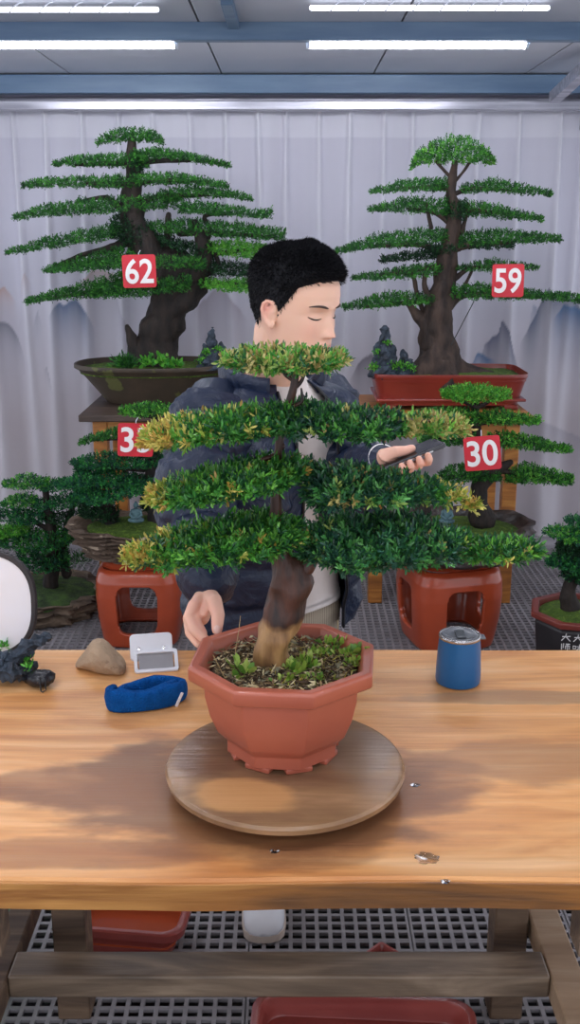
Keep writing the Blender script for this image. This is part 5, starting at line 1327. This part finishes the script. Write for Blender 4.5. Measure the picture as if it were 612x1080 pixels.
# short strands that break up the outline, as part of the same head of hair
NS = 20000; ths = rng.uniform(0, 2 * PI, NS); ts = rng.uniform(0, 1, NS) ** .75
Bs = []; Ds = []; Ls = []
for th, t in zip(ths, ts):
    z0 = hairline(th); z = z0 + (.1215 - z0) * t ** .8; x, y = head_base(th, z)
    hd = Vector((x, y, max(z - .02, 0) * .9)).normalized(); k = hair_thick(th, z) * min(1, .15 + t * 5) * .75
    fl = Vector((.75, 0, .15)) if z > .07 else Vector((.15, 0, -.9))
    bl_ = min(1, max(0, (z - .035) / .06)); fl = Vector((.75, 0, .15)) * bl_ + Vector((.15, 0, -.9)) * (1 - bl_)
    d = hd * (.35 + .55 * bl_) + fl + Vector(rng.normal(size=3) * .25); d.normalize()
    Bs.append(HL(x + hd.x * k, y + hd.y * k, z + hd.z * k)); w3 = hx * d.x + lf * d.y + hz * d.z; Ds.append(w3); Ls.append(.007 + hair_thick(th, z) * .4)
V, Fq, C = leaves(np.array(Bs), unit(np.array(Ds)), np.array(Ls) * rng.uniform(.6, 1.2, NS), np.full(NS, .0016), np.tile(lin('#1a1a20'), (NS, 1)))
np_mesh('hair_strands', V, Fq, black, man)['kind'] = 'stuff'

# ---- clothing
navy, nt, b_ = nodes('navy_nylon'); N = nt.nodes; L_ = nt.links
b_.inputs['Base Color'].default_value = (*lin('#18233a'), 1); b_.inputs['Roughness'].default_value = .42; b_.inputs['Specular IOR Level'].default_value = .4
tc = N.new('ShaderNodeTexCoord'); n1 = N.new('ShaderNodeTexNoise'); n1.inputs['Scale'].default_value = 20; n1.inputs['Detail'].default_value = 5; n1.inputs['Distortion'].default_value = 1.2; L_.new(tc.outputs['Object'], n1.inputs[0])
bp = N.new('ShaderNodeBump'); bp.inputs['Strength'].default_value = .5; bp.inputs['Distance'].default_value = .02; L_.new(n1.outputs[0], bp.inputs['Height']); L_.new(bp.outputs[0], b_.inputs['Normal'])
jk = Vector((-.04, 2.30, 0))
def puff(t, amp, per):                                        # quilted bulge between stitch lines
    return amp * (abs(math.sin(PI * t / per)) ** .55)
# jacket body: an open C section, from hem to neck
rows = []
zs = np.linspace(.745, 1.335, 84)
def jrow(z, inner):
    cx, cy = -.04, float(np.interp(z, [.8, 1.0, 1.25, 1.34], [2.33, 2.30, 2.25, 2.235]))
    a = float(np.interp(z, [.80, .84, 1.0, 1.15, 1.24, 1.28, 1.31, 1.335], [.205, .215, .205, .205, .205, .185, .14, .095]))
    b = float(np.interp(z, [.80, .84, 1.0, 1.15, 1.24, 1.30, 1.335], [.150, .160, .150, .152, .148, .115, .080]))
    gapL = float(np.interp(z, [.8, .95, 1.1, 1.25, 1.335], [26, 22, 15, 15, 24])); gapR = float(np.interp(z, [.8, 1.1, 1.25, 1.335], [10, 8, 14, 26]))
    out = []; n = 110
    t0 = 90 - gapL; t1 = 90 - 360 + gapR
    for j in range(n + 1):
        t = math.radians(t0 + (t1 - t0) * j / n); c_, s_ = math.cos(t), math.sin(t); e = 2.3
        p = Vector((cx, cy, z)) + bl * a * math.copysign(abs(c_) ** (2 / e), c_) + bf * b * math.copysign(abs(s_) ** (2 / e), s_)
        d = (bl * c_ + bf * s_).normalized()
        edge = min(1, min(j, n - j) / 4)
        off = (puff(z - .745, .020, .098) + .009 * noise.fractal(Vector((p.x * 9, p.y * 9, z * 28)), .8, 2, 4)) * edge if not inner else -.014 * edge - .004
        out.append(p + d * off)
    return out
O = [jrow(z, False) for z in zs]; I = [jrow(z, True) for z in zs]
q = MB(); n = len(O[0]); m_ = len(O)
vs = [p for r_ in O for p in r_] + [p for r_ in I for p in r_]; off = n * m_; fs = []
for i in range(m_ - 1):
    for j in range(n - 1):
        fs.append((i * n + j, i * n + j + 1, (i + 1) * n + j + 1, (i + 1) * n + j)); fs.append((off + i * n + j, off + (i + 1) * n + j, off + (i + 1) * n + j + 1, off + i * n + j + 1))
    for j in (0, n - 1): fs.append((i * n + j, (i + 1) * n + j, off + (i + 1) * n + j, off + i * n + j))
for j in range(n - 1):
    for i in (0, m_ - 1): fs.append((i * n + j, i * n + j + 1, off + i * n + j + 1, off + i * n + j))
q.add(vs, fs)
# sleeves in the same jacket
def sleeve(a, b, c, r0, r1, r2, seed, tail=0):
    P0 = [a + (a - b) * .05, a, a.lerp(b, .33), a.lerp(b, .66), b, b.lerp(c, .35), b.lerp(c, .7), c]
    R0 = [r0 * .8, r0, r0 * 1.02, (r0 + r1) / 2 * 1.06, r1 * 1.08, (r1 * .7 + r2 * .3) * 1.08, (r1 * .35 + r2 * .65) * 1.12, r2]
    PP, RR = [], []
    for i in range(len(P0) - 1):
        p0 = P0[max(i - 1, 0)]; p1 = P0[i]; p2 = P0[i + 1]; p3 = P0[min(i + 2, len(P0) - 1)]
        for k in range(14):
            t = k / 14; PP.append(.5 * ((2 * p1) + (p2 - p0) * t + (2 * p0 - 5 * p1 + 4 * p2 - p3) * t * t + (3 * p1 - p0 - 3 * p2 + p3) * t ** 3)); RR.append(R0[i] * (1 - t) + R0[i + 1] * t)
    L = 0; out = []
    for i, p in enumerate(PP):
        if i: L += (p - PP[i - 1]).length
        out.append(RR[i] * .86 + puff(L + seed * .03, .022, .085))
    def fn(p, q_, i, an):
        d = q_ - p; return p + d * (1 + .11 * noise.fractal(Vector((q_.x * 12, q_.y * 12, q_.z * 34 + seed)), .8, 2, 4))
    q.tube(PP, out, 64, fn=fn)
WRc = WR.lerp(ER, .10); WLc = WL.lerp(EL, .12)
sleeve(SR + V3(0, 0, -.02), ER, WRc, .080, .066, .043, 1); sleeve(SL + V3(0, 0, -.02), EL, WLc, .068, .058, .043, 2)
jacket = q.build('jacket', navy, man, smooth=True)
# cuffs
for (w_, e_) in ((WR, ER), (WL, EL)):
    a_ = w_.lerp(e_, .12); b2 = w_.lerp(e_, .02)
    q = MB(); q.tube([a_, a_.lerp(b2, .5), b2], [.038, .037, .035], 32, ends=False, nz=.1, nsc=60); q.build('cuff', navy, jacket, smooth=True)
b2 = WL.lerp(EL, .03); q = MB(); dd = (WL - EL).normalized(); q.tube([b2, b2 + dd * .012], [.034, .033], 32, ends=False)
q.build('shirt_cuff', mat('white_cotton_cuff', '#e9e4e0', '#ddd8d4', .8), man, smooth=True)
# collar: high padded roll, open in front
q = MB(); rings = []
NC = 60
for k in range(NC + 1):
    t = k / NC; a = math.radians(90 - 38 - (360 - 76) * t); c_, s_ = math.cos(a), math.sin(a)
    back = .5 - .5 * s_
    base = Vector((-.04, 2.235, 1.315)) + bl * .088 * c_ + bf * .078 * s_
    h = .055 + .035 * back; lean = (bl * c_ + bf * s_) * (.026 - .010 * back) + V3(0, -.0, 0)
    ring = []
    for j in range(20):
        u = 2 * PI * j / 20; v = (1 - math.cos(u)) / 2; side = math.sin(u)
        p = base + V3(0, 0, h * v - .02) + lean * v + (bl * c_ + bf * s_) * side * .017 * (1 + .15 * math.sin(t * 40))
        p += V3(0, 0, .006 * noise.noise(p * 30)) 
        ring.append(p)
    rings.append(ring)
q.loft(rings); q.build('collar', navy, jacket, smooth=True)
# zip tape edges of the front
for j in (0, n - 1):
    q = MB(); q.tube([O[i][j] + bf * .002 for i in range(0, m_, 3)], .0035, 6); q.build('zip_edge', mat('black_zip', '#0c0e14', '#15171e', .4), jacket, smooth=True)
# shirt
shirtm = mat('off_white_cotton', '#d9d0cb', '#cdc3be', .85, 8, bump=.3, bscale=20)
q = MB(); rr = []
for z in np.linspace(.785, 1.345, 40):
    cy = float(np.interp(z, [.8, 1.0, 1.25, 1.35], [2.33, 2.30, 2.25, 2.225])); a = float(np.interp(z, [.795, .85, 1.15, 1.25, 1.30, 1.345], [.178, .172, .165, .165, .125, .069])); b = float(np.interp(z, [.795, .85, 1.15, 1.25, 1.30, 1.345], [.134, .124, .122, .120, .095, .066]))
    ring = []
    for j in range(72):
        t = 2 * PI * j / 72; p = Vector((-.04, cy, z)) + bl * a * math.cos(t) + bf * b * math.sin(t); k = 1 + .03 * noise.noise(Vector((p.x * 14, p.y * 14, z * 5)))
        ring.append(Vector((-.04, cy, z + (.02 * math.sin(t * 1) if z < .8 else 0))) + (p - Vector((-.04, cy, z))) * k)
    rr.append(ring)
q.loft(rr, caps=False)
sh = q.build('shirt', shirtm, man, smooth=True)
# trousers
trm, nt, b_ = nodes('beige_corduroy'); N = nt.nodes; tc = N.new('ShaderNodeTexCoord'); wv = N.new('ShaderNodeTexWave'); wv.inputs['Scale'].default_value = 60; nt.links.new(tc.outputs['Object'], wv.inputs[0])
rp = N.new('ShaderNodeValToRGB'); rp.color_ramp.elements[0].color = (*lin('#8f8271'), 1); rp.color_ramp.elements[1].color = (*lin('#b5a893'), 1); nt.links.new(wv.outputs['Fac'], rp.inputs[0]); nt.links.new(rp.outputs[0], b_.inputs['Base Color']); b_.inputs['Roughness'].default_value = .9
q = MB()
q.loft([torso_ring((-.04, 2.33, .70), .168, .122), torso_ring((-.04, 2.33, .78), .172, .125), torso_ring((-.04, 2.33, .87), .160, .108)])
for (h, f) in ((hips - bl * .085, FR), (hips + bl * .085, FL)):
    kn_ = (h + f) / 2 + V3(0, -.03, 0); f2 = f + V3(0, 0, .02)
    q.tube([h + V3(0, 0, .02), h.lerp(kn_, .5), kn_, kn_.lerp(f2, .5), f2], [.098, .09, .078, .074, .07], 28, nz=.06, nsc=18)
q.build('trousers', trm, man, smooth=True)
# shoes
shm = mat('white_leather', '#e6e6ea', '#d8d8de', .5, 6); som = mat('rubber_sole', '#c9b9ac', '#b9a89b', .6, 8)
def shoe(c, rot):
    def sect(y, w_, h, z0=.022): 
        out = []
        for j in range(28):
            t = 2 * PI * j / 28; x = w_ * math.cos(t); z = z0 + max(0, math.sin(t)) ** .8 * h if math.sin(t) > 0 else z0
            v = Vector((x, y, z)); out.append(v)
        return out
    R = Matrix.Translation(c) @ Matrix.Rotation(rot, 4, 'Z')
    secs = [(-.175, .012, .012), (-.168, .034, .03), (-.15, .046, .042), (-.11, .051, .056), (-.07, .050, .072), (-.03, .045, .092), (.02, .040, .105), (.07, .038, .108), (.1, .03, .1), (.108, .012, .08)]
    a = MB(); a.loft([[R @ v for v in sect(*s_)] for s_ in secs]); u = a.build('shoe', shm, man, smooth=True)
    a = MB(); out = [(w_ * 1.06, y) for y, w_, _ in secs]; poly = [(x, y) for x, y in out] + [(-x, y) for x, y in reversed(out)]
    a.prism(poly, .0015, .024, R); a.build('sole', som, u, bevel=.003)
    a = MB()
    for k in range(4):
        y = -.085 + k * .022; z = .093 + k * .010; a.tube([R @ V3(-.022, y, z - .006), R @ V3(0, y - .003, z + .001), R @ V3(.022, y, z - .006)], .0028, 6)
    a.build('laces', shm, u, smooth=True)
shoe(V3(-.068, 2.30, 0), .04); shoe(V3(.03, 2.62, 0), .3)

# phone
ph = thing('smartphone', 'dark smartphone in the hand of the person, held nearly edge on', 'phone', PCn)
Mp = Matrix(((pd.x, pw_.x, pn.x, PCn.x), (pd.y, pw_.y, pn.y, PCn.y), (pd.z, pw_.z, pn.z, PCn.z), (0, 0, 0, 1)))
MB().prism(rrect(.082, .037, .009), -.0045, .0035, Mp).build('case', mat('phone_case', '#2b2c31', '#3a3b40', .35), ph, bevel=.0015)
MB().prism(rrect(.079, .034, .007), .0035, .0042, Mp).build('screen', mat('phone_screen', '#101216', '#15171c', .08), ph)
q = MB(); q.box((.01 - .03, -.0378, -.0035), (.01 + .04, -.0368, -.0005), Mp); q.build('side_frame', steel, ph)
MB().prism([(x + .062, y + .015) for x, y in rrect(.014, .016, .005)], -.0075, -.0045, Mp).build('camera_bump', mat('phone_case2', '#1b1c20', '#26272b', .2), ph, bevel=.001)
